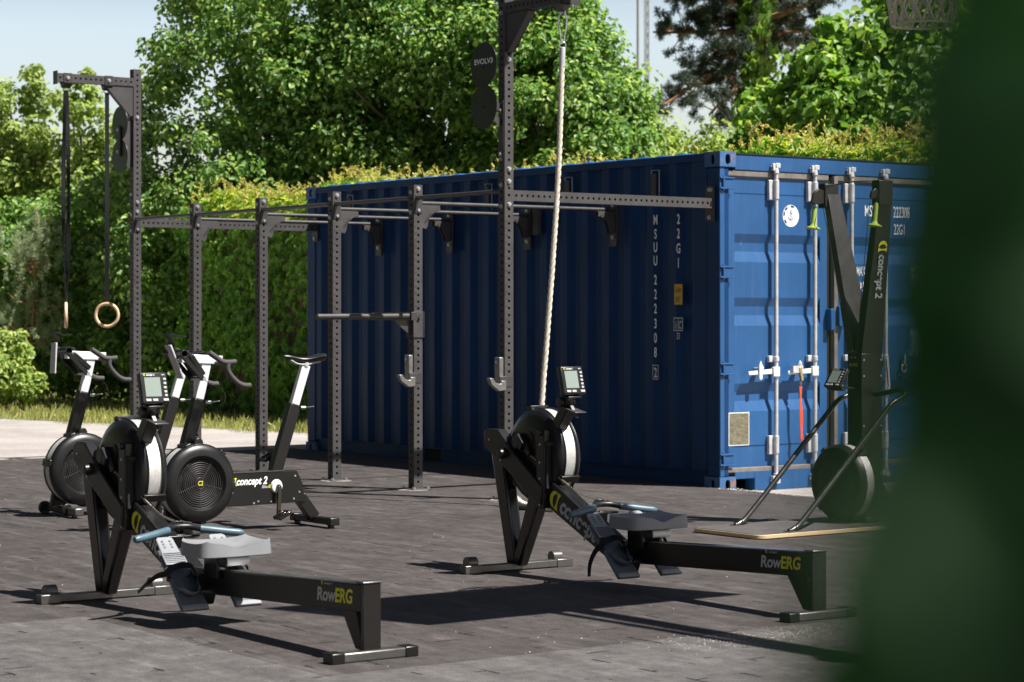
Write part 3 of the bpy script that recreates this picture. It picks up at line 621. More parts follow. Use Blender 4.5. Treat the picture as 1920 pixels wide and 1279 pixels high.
b = MB(); b.box(-0.546, -0.503, 0.0098, 0.0110, zi - 0.045, zi + 0.045); b.box(-0.497, -0.452, 0.0098, 0.0110, zi - 0.045, zi + 0.045); b.build('mark_field', 'blue', ib)
text('lettering', "i", (-0.524, 0.0096, zi - 0.034), (1, 0, 0), (0, 0, 1), 0.06, 'dimwhite', ib, xs=0.8, align='CENTER', bold=0.02, th=0.001)
text('lettering', "C", (-0.475, 0.0096, zi - 0.034), (1, 0, 0), (0, 0, 1), 0.06, 'dimwhite', ib, xs=0.55, align='CENTER', bold=0.02, th=0.001)
text('lettering', "33", (-0.498, 0.0116, px_z(636, -0.5)), (1, 0, 0), (0, 0, 1), 0.052, 'dimwhite', cont, xs=0.62, align='CENTER', bold=0.012, th=0.001)
# lettering: right door
def dtext(s, y, z, h, xs=0.55, al='LEFT', bold=0.004): return text('lettering', s, (-0.0300, y, z), (0, 1, 0), (0, 0, 1), h, 'white', d2, xs=xs, align=al, bold=bold, th=0.0012)
def ypx(px):
    k = (px - 960)/FPX; return (k*17.04 - 1.556)/(0.8074 - 0.59*k)
def zpx(py, y): return CH - (py - 592)*site(-0.03, y).y/FPX
dtext("MSUU", ypx(1621), zpx(405, 1.5), 0.092, xs=0.56); dtext("222308", ypx(1675), zpx(408, 1.9), 0.092, xs=0.50)
dtext("22G1", ypx(1676), zpx(440, 1.9), 0.088, xs=0.50)
dtext("MAX. GROSS", ypx(1606), zpx(517, 1.5), 0.078, xs=0.42); dtext("TARE", ypx(1606), zpx(546, 1.5), 0.078, xs=0.50)
for s_, py in (("30.480 KG.", 509), ("67.200 LB.", 524), ("2.180 KG.", 539), ("4.810 LB.", 553), ("28.300 KG.", 627), ("62.390 LB.", 640), ("33.2 CU.M.", 654), ("1.172 CU.FT.", 667)):
    dtext(s_, ypx(1731), zpx(py, 1.95), 0.046, xs=0.50, al='RIGHT', bold=0.0)
# side vents
for x in (-0.77, -1.885, -3.02, -5.27):
    b = MB(); b.box(x - 0.045, x + 0.015, -0.004, 0.014, zc(2.28), zc(2.46)); v_ = b.build('side_vent', 'rigdark', cont, 0.004)
    b = MB(); b.tube([(x - 0.05, 0.008, zc(2.40)), (x - 0.05, 0.008, zc(2.485)), (x + 0.045, 0.008, zc(2.485)), (x + 0.045, 0.008, zc(2.26))], 0.0035, 6); b.build('vent_seam', 'galv', v_)

# padlock and strap on the second handle
pl = sthing('padlock', 'brass bar padlock locked on the left door handle of the container', 'padlock', (0.05, 0.80, 0.80))
b = MB(); b.bar((0.062, 0.790, 0.80), (0.056, 0.772, 0.905), 0.026, 0.022, (1, 0, 0)); b.build('lock_body', 'brass', pl, 0.003)
b = MB(); b.box(0.036, 0.062, 0.70, 0.80, 0.862, 0.915); b.tube(smoothed([(0.056, 0.772, 0.90), (0.054, 0.79, 0.94), (0.04, 0.80, 0.90)], 5), 0.006, 8); b.build('shackle', 'galv', pl, 0.004)
st = sthing('key_strap', 'orange red webbing strap hanging from the padlock on the blue door', 'strap', (0.05, 0.78, 0.80))
b = MB(); b.ring((0.058, 0.781, 0.785), (1, 0.2, 0), 0.011, 0.0022, 16, 6); b.ring((0.058, 0.781, 0.768), (0.2, 1, 0), 0.009, 0.002, 16, 6); b.build('split_ring', 'chrome', st)
b = MB(); pts = smoothed([(0.058, 0.780, 0.757), (0.056, 0.781, 0.65), (0.060, 0.785, 0.55), (0.054, 0.793, 0.44), (0.058, 0.79, 0.38), (0.056, 0.80, 0.335)], 5)
for k in range(len(pts) - 1): b.bar(pts[k], pts[k+1] + (pts[k+1] - pts[k])*0.05, 0.026, 0.003, (1, 0.35*math.sin(k*0.45), 0))
b.build('webbing', 'orange', st)

# ================================================================== RIG
RY = -1.93; UX = [-0.10 - 1.156*k for k in range(6)]; WD = 0.076
rig = sthing('workout_rig', 'dark perforated steel pull up rig bolted to the long side of the blue container', 'workout rig', (UX[0], RY, 0))
bolt_me = None
def bolt(p, n, parent):
    global bolt_me
    p = Vector(p) - OFF; n = Vector(n)
    if bolt_me is None:
        s_ = OFF.copy(); b = MB(); b.cyl((0, 0, 0), (0, 0, 0.003), 0.017, n=16); b.cyl((0, 0, 0.003), (0, 0, 0.014), 0.0135, 0.0125, n=6)
        o = b.build('bolt', 'zinc', parent, world=True); bolt_me = o.data
    else:
        o = bpy.data.objects.new('bolt', bolt_me); col.objects.link(o); o.parent = parent
    o.location = p; o.rotation_euler = n.to_track_quat('Z', 'Y').to_euler(); return o
num_me = None
def rigtext(s, o, right, up, h, m, parent, **k): return text('stamped_lettering', s, o, right, up, h, m, parent, **k)
HU = 2.285
for k, x in enumerate(UX):
    tall = k in (0, 5); h = 3.56 if tall else HU
    b = MB(); b.hollow((x, RY, 0.008), (x, RY, h), WD, (1, 0, 0)); up_ = b.build('upright', 'rigsteel', rig, sharp=30)
    b = MB(); b.box(x - 0.10, x + 0.10, RY - 0.085, RY + 0.085, 0.0, 0.008); b.build('base_plate', 'rigsteel', up_, 0.002)
    if k in (0, 1, 2): 
        b = MB(); sd_ = random.Random(k + 3); pp = [(x + 0.02 + (0.125 + sd_.uniform(-.03, .035))*math.cos(t_), RY - 0.02 + (0.115 + sd_.uniform(-.03, .03))*math.sin(t_)) for t_ in [2*math.pi*j/15 for j in range(15)]]
        b.prism(pp, (0, 0, 0.0), (1, 0, 0), (0, 1, 0), 0.0016); b.build('concrete_pad', 'concrete', up_)
    for ax_ in (-0.075, 0.075):
        for ay_ in (-0.062, 0.062): bolt((x + ax_, RY + ay_, 0.008), (0, 0, 1), up_)
    top = HU
    for (p, n) in (((x + 0.038, RY, top - 0.028), (1, 0, 0)), ((x + 0.038, RY, top - 0.19), (1, 0, 0)), ((x, RY - 0.038, top - 0.055), (0, -1, 0)), ((x, RY - 0.038, top - 0.205), (0, -1, 0)), ((x - 0.004, RY + 0.038, top - 0.06), (0, 1, 0)), ((x, RY + 0.038, top - 0.2), (0, 1, 0))): bolt(p, n, up_)
    if tall:
        bolt((x + 0.038, RY, top + 0.06), (1, 0, 0), up_); bolt((x, RY - 0.038, top + 0.13), (0, -1, 0), up_); bolt((x + 0.038, RY, 3.12), (1, 0, 0), up_)
        bolt((x, RY - 0.038, 3.45), (0, -1, 0), up_); bolt((x, RY + 0.038, 3.45), (0, 1, 0), up_)
    # stamped hole numbers
    s_ = OFF.copy()
    if num_me is None:
        vs = []; fs = []
        for q in range(1, 31):
            cu = bpy.data.curves.new('n', 'FONT'); cu.body = str(q); cu.align_x = 'CENTER'; to = bpy.data.objects.new('n', cu); me = bpy.data.meshes.new_from_object(to)
            bpy.data.objects.remove(to); kk = len(vs)
            vs += [(0.0385, -0.023 + v.co.x*0.018, 0.026 + q*0.05 + 0.44 + v.co.y*0.018) for v in me.vertices]; fs += [tuple(i + kk for i in p.vertices) for p in me.polygons]
            bpy.data.meshes.remove(me)
        num_me = bpy.data.meshes.new('hole_numbers'); num_me.from_pydata(vs, [], fs); num_me.materials.append(M['dark'])
    o = bpy.data.objects.new('hole_numbers', num_me); col.objects.link(o); o.parent = up_; o.location = Vector((x, RY, 0)) - OFF
# pull-up pipes between the uprights (with end plates)
for k in range(5):
    x0, x1 = UX[k+1] + 0.038, UX[k] - 0.038; z = 2.187
    b = MB(); b.cyl((x0 + 0.006, RY - 0.012, z), (x1 - 0.006, RY - 0.012, z), 0.0165, n=16); pb = b.build('pull_up_bar', 'rigdark', rig)
    b = MB()
    for xx, sg in ((x0, 1), (x1, -1)):
        b.prism([(-0.030, -0.115), (0.030, -0.115), (0.024, 0.02), (0.0, 0.028), (-0.024, 0.02)], (xx + (0.006 if sg > 0 else -0.006), RY, z), (0, sg, 0), (0, 0, 1), -0.006 if sg > 0 else -0.006)
    b.build('end_plate', 'rigdark', pb, 0.001)
# cross beams to the container and cross pipes with brackets
def gusset(x, y0, sg, z, parent, txt=True):
    # curved bracket: top edge along +y (sg=1) or -y (sg=-1)
    pts = [(0, 0), (0.165, 0.0), (0.172, -0.035)] + [(0.172 - 0.117*math.sin(t) , -0.035 - 0.115*(1 - math.cos(t))) for t in [k*math.pi/12 for k in range(1, 7)]] + [(0.04, -0.175), (0, -0.165)]
    b = MB(); b.prism(pts if sg > 0 else [(p[0], p[1]) for p in pts], (x + 0.028*1, y0, z), (0, sg, 0), (0, 0, 1), -0.006*sg if sg < 0 else -0.006)
    b.prism(pts, (x - 0.022, y0, z), (0, sg, 0), (0, 0, 1), -0.006)
    ya, yb = sorted((y0, y0 + sg*0.17)); b.box(x - 0.028, x + 0.028, ya, yb, z - 0.0005, z + 0.005)
    g = b.build('gusset_bracket', 'rigsteel', parent, 0.0015)
    if txt:
        a = math.atan2(0.12, 0.10)
        if sg > 0: rigtext("EVOLV3", (x + 0.0286, y0 + 0.035, z - 0.135), (0, math.cos(a), math.sin(a)), (0, -math.sin(a), math.cos(a)), 0.020, 'dark', g, xs=1.0, bold=0.01)
        else: rigtext("EVOLV3", (x + 0.0286, y0 - 0.15, z - 0.03), (0, math.cos(a), -math.sin(a)), (0, math.sin(a), math.cos(a)), 0.020, 'dark', g, xs=1.0, bold=0.01)
    return g
for k in (0, 5):
    x = UX[k]; b = MB(); b.hollow((x, RY + 0.038, 2.157), (x, -0.02, 2.157), WD, (0, 0, 1)); cb = b.build('cross_beam', 'rigsteel', rig, sharp=30)
    b = MB(); b.box(x - 0.05, x + 0.05, -0.018, -0.008, 2.02, 2.29); b.build('wall_plate', 'rigdark', cb, 0.002)
    for z in (2.05, 2.26): bolt((x + 0.0, -0.018, z), (0, -1, 0), cb)
    bolt((x + 0.02, -0.018, 2.26), (0, -1, 0), cb)
for k in (1, 2, 3, 4):
    x = UX[k]; b = MB(); b.cyl((x, RY + 0.04, 2.150), (x, -0.03, 2.150), 0.0165, n=16); cp = b.build('cross_bar', 'rigdark', rig)
    gusset(x, RY + 0.039, 1, 2.13, cp); gusset(x, -0.032, -1, 2.13, cp)
    b = MB(); b.box(x - 0.045, x + 0.045, -0.030, -0.010, 1.86, 2.22); b.build('wall_plate', 'rigdark', cp, 0.003)
    for z in (1.93, 2.19): bolt((x, -0.030, z), (0, -1, 0), cp)
# small plate box beside the near wall bracket
b = MB(); b.box(UX[2] + 0.10, UX[2] + 0.18, -0.05, -0.012, 1.98, 2.2); b.build('wall_plate', 'rigsteel', rig, 0.003)
# arms
def arm(x, dx, dy, L, z):
    d = Vector((dx, dy, 0)); p = Vector((x, RY, z)) + d*0.038
    b = MB(); b.hollow(p, p + d*L, WD, (0, 0, 1)); a = b.build('arm', 'rigsteel', rig, sharp=30)
    b = MB(); n = Vector((0, 0, 1)).cross(d); q = p - Vector((0, 0, 0.04))
    pl_ = [(0, 0), (0.27, 0), (0.27, -0.012), (0.03, -0.27), (0, -0.27)]
    b.prism(pl_, q + n*0.030, d, (0, 0, 1), 0.006); b.prism(pl_, q - n*0.024, d, (0, 0, 1), 0.006)
    b.bar(q + d*0.27 + Vector((0,0,-0.006)), q + d*0.02 + Vector((0,0,-0.27)), 0.05, 0.006, n.cross(Vector((0,0,1))))
    b.build('arm_gusset', 'rigsteel', a, 0.001)
    b = MB(); e = p + d*L; b.bar(e, e + d*0.008, 0.085, 0.12); b.build('end_cap', 'rigdark', a, 0.001)
    return a
def hanger(a, c, d, z):                                 # bracket folded under an arm, c on the arm's axis
    n = Vector((0, 0, 1)).cross(d); b = MB()
    for sg in (1, -1): b.prism([(-0.04, -0.045), (0.04, -0.045), (0.04, 0.043), (-0.04, 0.043)], c + n*(0.0395 if sg > 0 else -0.0445), d, (0, 0, 1), 0.005 if sg < 0 else -0.005)
    q = c + Vector((0, 0, -0.045))
    b.add([q + d*x + n*y + Vector((0,0,zz)) for x, y, zz in ((-0.04, 0.044, 0), (0.04, 0.044, 0), (0.04, 0.012, -0.045), (-0.04, 0.012, -0.045), (-0.04, -0.044, 0), (0.04, -0.044, 0), (0.04, -0.012, -0.045), (-0.04, -0.012, -0.045))], [(0,1,2,3),(5,4,7,6),(3,2,6,7),(0,3,7,4),(1,5,6,2)])
    h_ = b.build('hanger_bracket', 'rigdark', a, 0.001)
    for sg in (1, -1): bolt(c + n*0.045*sg, n*sg, h_)
    b = MB(); lp = q + Vector((0, 0, -0.045)); b.tube([lp + n*0.0 + d*x + Vector((0,0,zz)) for x, zz in ((-0.028, 0.008), (-0.03, -0.02), (0.03, -0.02), (0.028, 0.008))], 0.005, 8); b.build('hanger_loop', 'zinc', h_)
    return lp + Vector((0, 0, -0.02))
AZ = 3.463
a5 = arm(UX[5], 0, -1, 0.75, 3.44); lp1 = hanger(a5, Vector((UX[5], RY - 0.286, 3.44)), Vector((0, -1, 0)), 0); lp2 = hanger(a5, Vector((UX[5], RY - 0.69, 3.44)), Vector((0, -1, 0)), 0)
a0 = arm(UX[0], 1, 0, 0.76, 3.480); lp3 = hanger(a0, Vector((UX[0] + 0.66, RY, 3.480)), Vector((1, 0, 0)), 0)
# double disc ball targets
def target(x, y, z, back):
    b = MB(); sg = 1 if back else -1; r_ = 0.156; dz = 0.149
    for c in (z + dz, z - dz):
        b.lathe([(0.022, 0.004), (0.022, 0.0), (r_, 0.0), (r_, 0.004), (0.022, 0.004)] if False else [(0.0, 0.0), (r_, 0.0), (r_, 0.004), (0.0, 0.004)], (x, y, c), (0, -1, 0), 44)
    b.box(x - 0.055, x + 0.055, y - 0.0038, y - 0.0002, z - 0.05, z + 0.05)
    t_ = b.build('ball_target', 'blkplastic', rig, sharp=30)
    h = MB()
    for c in (z + dz - 0.02, z - dz): h.cyl((x, y - 0.0042, c), (x, y - 0.0055, c), 0.010, n=12)
    h.build('target_hole', 'dark', t_)
    return t_
t0 = target(UX[0] + 0.0, RY - 0.19, 2.925, False)
text('target_lettering', "EVOLV3", (UX[0], RY - 0.1941, 2.925 + 0.149 + 0.005), (1, 0, 0), (0, 0, 1), 0.038, 'white', t0, xs=1.25, bold=0.022, align='CENTER')
b = MB(); b.bar((UX[0], RY - 0.182, 2.82), (UX[0], RY - 0.182, 3.02), 0.05, 0.006, (0, 1, 0)); b.bar((UX[0], RY - 0.18, 2.78), (UX[0], RY - 0.045, 2.66), 0.05, 0.006, (1, 0, 0)); b.bar((UX[0], RY - 0.18, 2.90), (UX[0], RY - 0.045, 2.76), 0.05, 0.006, (1, 0, 0))
b.box(UX[0] - 0.03, UX[0] + 0.03, RY - 0.046, RY - 0.0385, 2.42, 2.83); b.build('target_bracket', 'rigdark', t0, 0.002)
bolt((UX[0], RY - 0.046, 2.76), (0, -1, 0), t0); bolt((UX[0], RY - 0.046, 2.45), (0, -1, 0), t0)
t5 = target(UX[5] + 0.0, RY - 0.155, 2.91, True)
b = MB(); b.box(UX[5] - 0.03, UX[5] + 0.03, RY - 0.175, RY - 0.161, 2.76, 3.03); b.bar((UX[5], RY - 0.143, 2.77), (UX[5], RY - 0.045, 2.66), 0.05, 0.006, (1, 0, 0)); b.box(UX[5] - 0.004, UX[5] + 0.004, RY - 0.14, RY - 0.04, 2.68, 3.10); b.build('target_bracket', 'rigsteel', t5, 0.002)
for z in (3.0, 2.80): bolt((UX[5], RY - 0.175, z), (0, -1, 0), t5)

# ---- things hanging on the rig
def rings(lp, label, yaw, drop, tw, buckle=0):
    t_ = thing('gymnastic_ring', label, 'gymnastic ring', site(lp.x, lp.y, lp.z), SROT, 'wooden rings on black straps at the left arm of the rig', tuple(lp))
    zr = lp.z - drop; b = MB(); c = Vector((lp.x, lp.y, zr - 0.115)); ax = Vector((math.cos(yaw), math.sin(yaw), 0))
    b.ring(c, ax, 0.104, 0.0145, 44, 14); b.build('ring', 'wood', t_)
    e = ax; w_ = Vector((-e.y, e.x, 0)); b = MB(); N = 30
    for side in (-1, 1):
        for k in range(N):
            f = lambda q: Vector((lp.x, lp.y, lp.z - (drop + 0.012)*q/N)) + e*side*(0.004 + 0.020*math.sin(math.pi*q/N)) + w_*tw*math.sin(math.pi*q/N)*0.03*side
            an = tw*1.45*(1 - (k/N)**2.2) + tw*0.5*side*math.sin(k*0.35); ee = e*math.cos(an) + w_*math.sin(an)
            b.bar(f(k), f(k + 1.05), 0.037, 0.003, ee)
    b.build('strap', 'strap', t_)
    if buckle:
        b = MB(); q = Vector((lp.x, lp.y, lp.z - buckle)); b.bar(q, q + Vector((0, 0, -0.05)), 0.045, 0.03, e); b.build('buckle', 'zinc', t_, 0.003)
    return t_
rings(lp1, 'wooden gymnastic ring facing the camera on the inner black strap', 2.42, lp1.z - 1.425, 0.25, 0.50)
rings(lp2, 'wooden gymnastic ring seen edge on, on the outer twisted black strap', 1.135, lp2.z - 1.425, 1.0, 0.0)
# climbing rope
rp = thing('climbing_rope', 'thick natural climbing rope hanging from the right arm and trailing on the mat', 'rope', site(lp3.x, lp3.y, 0), 0, None, (0, 0, 0))
OFFR = site(lp3.x, lp3.y, 0); OFF = OFFR
Lw = site(lp3.x, lp3.y, lp3.z)
b = MB(); b.tube(smoothed([Lw + Vector((0, 0, 0.02)), Lw + Vector((-0.028, 0, -0.03)), Lw + Vector((-0.012, 0, -0.16)), Lw + Vector((0, 0, -0.19)), Lw + Vector((0.012, 0, -0.16)), Lw + Vector((0.028, 0, -0.03)), Lw + Vector((0, 0, 0.02))], 5), 0.0055, 8)
b.ring(Lw + Vector((0, 0, -0.21)), (0, 1, 0), 0.022, 0.005, 18, 8); b.build('carabiner', 'zinc', rp)
b = MB(); b.cyl(Lw + Vector((0, 0, -0.225)), Lw + Vector((-0.004, 0, -0.36)), 0.021, n=14); b.build('rope_thimble', 'galv', rp, 0.003)
Yr = Lw.y
path = [Lw + Vector((-0.003, 0, -0.33)), A(1048, 300, Yr - 0.02), A(1039, 450, Yr - 0.05), A(1028, 600, Yr - 0.08), A(1020, 700, Yr - 0.10), A(1011, 800, Yr - 0.12), A(990, 880, Yr - 0.1),
        G(966, 905, 0.09), G(964, 928, 0.03), G(980, 944, 0.024), G(1010, 951, 0.024), G(1040, 953, 0.024), G(1068, 950, 0.024), G(1085, 940, 0.024), G(1070, 930, 0.024), G(1030, 928, 0.024)]
cen = smoothed(path, 26)
def strands(b, cen, R0, r0, turns_per_m, n=7):
    s_ = 0.0; lines = [[], [], []]; prev = None
    for i, p in enumerate(cen):
        d = (cen[min(i+1, len(cen)-1)] - cen[max(i-1, 0)]).normalized()
        if i: s_ += (p - cen[i-1]).length
        a = (prev - d*prev.dot(d)).normalized() if prev else d.orthogonal().normalized(); prev = a; c = d.cross(a)
        for k in range(3):
            t_ = s_*turns_per_m*2*math.pi + k*2*math.pi/3; lines[k].append(p + (a*math.cos(t_) + c*math.sin(t_))*R0)
    for l_ in lines: b.tube(l_, r0, n)
dense = []
for i in range(len(cen) - 1):
    m_ = max(1, int((cen[i+1] - cen[i]).length/0.011))
    dense += [cen[i].lerp(cen[i+1], q/m_) for q in range(m_)]
b = MB(); strands(b, dense, 0.0090, 0.0115, 6.5); b.build('rope', 'rope', rp, sharp=80)
b = MB(); b.tube([G(962, 950, 0.02), G(975, 951, 0.02), G(1002, 952, 0.02)], 0.022, 10); b.build('rope_end', 'ropeend', rp)
b = MB(); strands(b, [G(1002, 952, 0.02).lerp(G(1040, 955, 0.02), q/16) for q in range(17)], 0.0090, 0.0115, 6.5); b.build('rope_tail', 'rope', rp, sharp=80)
OFF = Vector((0, 0, 0))
# dip station
dp = sthing('dip_bars', 'black two handled dip bar attachment clamped on the second upright from the right', 'dip bars', (UX[1], RY, 1.2))
x = UX[1]; b = MB()
for (p0, p1) in (((x-0.052, RY-0.052), (x+0.052, RY-0.039)), ((x-0.052, RY+0.039), (x+0.052, RY+0.046))): b.box(p0[0], p1[0], p0[1], p1[1], 1.14, 1.335)
b.box(x + 0.039, x + 0.046, RY - 0.052, RY + 0.046, 1.1405, 1.3345); b.box(x - 0.046, x - 0.039, RY - 0.052, RY + 0.046, 1.1405, 1.3345); b.build('sleeve', 'rigsteel', dp, 0.002)
b = MB(); b.box(x - 0.04, x + 0.04, RY - 0.16, RY - 0.0525, 1.275, 1.325); b.box(x - 0.27, x + 0.27, RY - 0.215, RY - 0.161, 1.27, 1.33)
b.prism([(0, 0), (0.16, 0), (0, -0.12)], (x + 0.012, RY - 0.053, 1.274), (0, -1, 0), (0, 0, 1), 0.006); b.build('cross_piece', 'rigdark', dp, 0.002)
for sx in (-0.235, 0.235):
    b = MB(); b.cyl((x + sx, RY - 0.216, 1.30), (x + sx, RY - 0.72, 1.296), 0.0225, n=18); b.build('dip_handle', 'rigdark', dp, 0.002)
b = MB(); b.ring((x + 0.0475, RY, 1.30), (1, 0, 0.2), 0.018, 0.004, 16, 6); b.cyl((x + 0.047, RY, 1.29), (x + 0.062, RY, 1.29), 0.012, n=12); b.build('locking_pin', 'rigdark', dp)
# J hooks
def jhook(x, z, label):
    j = sthing('bar_hook', label, 'bar hook', (x, RY, z), 'steel bar hooks hung on the rig uprights')
    b = MB(); b.box(x - 0.030, x + 0.030, RY - 0.080, RY - 0.040, z - 0.03, z + 0.165); b.build('back_plate', 'hook', j, 0.006)
    b = MB(); b.prism([(0.038, -0.07), (0.10, -0.075), (0.165, -0.03), (0.185, 0.01), (0.178, 0.022), (0.15, 0.018), (0.13, -0.012), (0.10, -0.022), (0.081, -0.02), (0.081, 0.0), (0.038, 0.0)], (x + 0.02, RY, z), (0, -1, 0), (0, 0, 1), -0.04)
    b.build('hook_arm', 'hook', j, 0.005)
    b = MB(); b.cyl((x, RY - 0.04, z - 0.02), (x, RY + 0.055, z - 0.02), 0.009, n=12); b.box(x + 0.03, x + 0.0415, RY - 0.08, RY + 0.03, z - 0.045, z + 0.03); b.build('hook_pin', 'rigdark', j, 0.002)
    for zz in (z - 0.03, z + 0.13):
        o = bpy.data.objects.new('bolt', bolt_me); col.objects.link(o); o.parent = j; o.location = Vector((x, RY - 0.08, zz)) - OFF; o.rotation_euler = (R(90), 0, 0); o.scale = (0.6, 0.6, 0.6)
    return j
jhook(UX[1], 0.845, 'grey steel bar hook below the dip bars on the second upright'); jhook(UX[0], 0.845, 'grey steel bar hook on the tallest upright, beside the rope')

# ================================================================== ROWING MACHINES
def monitor(parent, c, right, up, wd=0.135, ht=0.142, th=0.032):
    right = Vector(right).normalized(); up = Vector(up).normalized(); n = right.cross(up); c = Vector(c)
    T = Matrix((( right.x, up.x, n.x, c.x), (right.y, up.y, n.y, c.y), (right.z, up.z, n.z, c.z), (0, 0, 0, 1)))
    b = MB(); b.box(-wd/2, wd/2, -ht/2, ht/2, -th, 0, T); mo = b.build('monitor', 'blkplastic', parent, 0.006)
    b = MB(); b.box(-0.047, 0.030, -0.040, 0.047, -0.001, 0.0012, T); b.build('screen', 'screen', mo)
    b = MB()
    for y in (0.038, 0.019, 0.0, -0.019, -0.036): b.box(0.044, 0.058, y - 0.0055, y + 0.0055, 0.0, 0.004, T)
    for x in (-0.037, -0.004, 0.048): b.box(x - 0.013, x + 0.013, -0.062, -0.050, 0.0, 0.004, T)
    b.build('button', 'button', mo, 0.002)
    text('screen_lettering', "concept 2", T @ Vector((-0.037, 0.055, 0.0005)), right, up, 0.0075, 'white', mo, shear=0.2, bold=0.02)
    text('screen_lettering', "PM5", T @ Vector((0.040, 0.055, 0.0005)), right, up, 0.006, 'white', mo)
    emblem(mo, T @ Vector((-0.050, 0.054, 0.0)), right, up, 0.010)
    return mo, T
def make_rower(label):
    r = thing('rowing_machine', label, 'rowing machine', (0, 0, 0), 0, 'black rowing machines on the rubber mats')
    # rail
    b = MB(); b.add([(0.0, -0.038, 0.180), (0.0, 0.038, 0.180), (0.0, 0.038, 0.286), (0.0, -0.038, 0.286), (1.36, -0.038, 0.123), (1.36, 0.038, 0.123), (1.36, 0.038, 0.227), (1.36, -0.038, 0.227)],
                    [(3,2,1,0), (4,5,6,7), (0,1,5,4), (1,2,6,5), (2,3,7,6), (3,0,4,7)]); rail = b.build('rail', 'blk', r, 0.004)
    b = MB(); b.add([(0.025, -0.030, 0.2855), (0.025, 0.030, 0.2855), (0.025, 0.030, 0.2895), (0.025, -0.030, 0.2895), (1.33, -0.030, 0.2278), (1.33, 0.030, 0.2278), (1.33, 0.030, 0.2318), (1.33, -0.030, 0.2318)],
                    [(3,2,1,0), (4,5,6,7), (0,1,5,4), (1,2,6,5), (2,3,7,6), (3,0,4,7)]); b.build('rail_track', 'rail', rail)
    sl = Vector((-1, 0, 0.0437)).normalized(); upv = Vector((0.0437, 0, 1)).normalized()
    text('rail_lettering', "Row", (0.318, 0.0386, 0.198), sl, upv, 0.052, 'greyprint', rail, xs=1.0, shear=0.15, bold=0.028)
    text('rail_lettering', "ERG", (0.186, 0.0386, 0.203), sl, upv, 0.054, 'yellow', rail, xs=0.95, shear=0.15, bold=0.03)
    text('rail_lettering', "concept 2", (0.262, 0.0386, 0.263), sl, upv, 0.010, 'greyprint', rail, xs=1.0, shear=0.2, bold=0.02)
    emblem(rail, (0.285, 0.0386, 0.261), sl, upv, 0.014)
    # rear support
    b = MB(); b.box(-0.022, -0.004, -0.040, 0.040, 0.030, 0.289); b.build('end_plate', 'blkgloss', r, 0.003)
    b = MB(); b.box(-0.026, 0.03, -0.043, 0.043, 0.289, 0.297); b.build('end_cap', 'footbar', r, 0.003)
    b = MB(); b.xz([(0.005, 0.035), (0.055, 0.035), (0.155, 0.172), (0.150, 0.182), (0.045, 0.182), (0.03, 0.12)], -0.028, 0.028); b.build('rear_leg', 'blkplastic', r, 0.004)
    b = MB(); b.box(-0.045, 0.015, -0.19, 0.19, 0.0, 0.038); rf = b.build('rear_foot_bar', 'footbar', r, 0.006)
    b = MB()
    for sg in (-1, 1): b.box(-0.049, 0.019, *sorted((sg*0.135, sg*0.195)), -0.001, 0.041)
    b.build('foot_cap', 'blk', rf, 0.005)
    # front support
    b = MB(); b.box(2.225, 2.275, -0.325, 0.325, 0.004, 0.040); ff = b.build('front_foot_bar', 'footbar', r, 0.004)
    b = MB()
    for sg in (-1, 1): b.box(2.221, 2.279, *sorted((sg*0.235, sg*0.335)), 0.0, 0.043)
    b.build('foot_cap', 'footbar', ff, 0.004)
    for sg in (-1, 1):
        b = MB(); y = sg*0.265; b.lathe([(0.0, -0.03), (0.031, -0.028), (0.031, 0.028), (0.0, 0.028)], (2.283, y, 0.050), (0, 1, 0), 26); b.build('transport_wheel', 'footbar', r, 0.002)
    b = MB(); b.bar((2.395, 0, 0.64), (2.262, 0, 0.035), 0.075, 0.105, (1, 0, 0), 0.062, 0.085); b.build('front_leg', 'blkgloss', r, 0.012)
    b = MB(); b.bar((2.03, 0, 0.44), (2.225, 0, 0.035), 0.075, 0.095, (1, 0, 0), 0.06, 0.065); b.build('front_leg', 'blkgloss', r, 0.012)
    # boom and shroud
    pts = [(2.425, 0.715), (2.285, 0.715), (2.05, 0.56), (1.70, 0.385), (1.36, 0.215), (1.36, 0.09), (1.42, 0.085), (1.70, 0.262), (2.02, 0.395), (2.43, 0.63)]
    b = MB(); b.xz(list(reversed([(2.445, 0.70), (2.41, 0.72), (2.32, 0.72), (2.20, 0.628), (1.935, 0.455), (1.935, 0.355), (2.0, 0.385), (2.435, 0.628)])), 0.022, 0.078); b.build('boom_cover', 'blk', r, 0.006)
    b = MB(); b.xz(list(reversed([(2.445, 0.70), (2.41, 0.72), (2.32, 0.72), (2.20, 0.628), (1.935, 0.455), (1.935, 0.355), (2.0, 0.385), (2.435, 0.628)])), -0.112, -0.090); b.build('boom_cover', 'blk', r, 0.006)
    b = MB(); b.bar((2.385, -0.024, 0.675), (2.385, -0.024, 0.66), 0.12, 0.09); b.build('boom_nose', 'blk', r, 0.01)
    b = MB(); b.bar((1.95, 0.0, 0.430), (1.27, 0.0, 0.118), 0.086, 0.130, (0, 0, 1), 0.080, 0.105); bm = b.build('boom', 'blk', r, 0.008)
    dv = Vector((-0.59, 0, -0.29)).normalized(); uv = Vector((-dv.z, 0, dv.x))*-1
    uv = Vector((0.29, 0, -0.59)).normalized()*-1
    dv = Vector((-0.68, 0, -0.312)).normalized(); uv = Vector((-0.312, 0, 0.68)).normalized(); o_ = Vector((1.925, 0.0440, 0.4185)) - uv*0.043
    emblem(bm, o_ + dv*0.03 + uv*0.0, dv, uv, 0.088)
    text('boom_lettering', "concept 2", o_ + dv*0.125 + uv*0.010, dv, uv, 0.084, 'greyprint', bm, xs=0.86, shear=0.1, bold=0.035, sp=1.0)
    # flywheel
    fc = Vector((2.07, -0.025, 0.598)); b = MB()
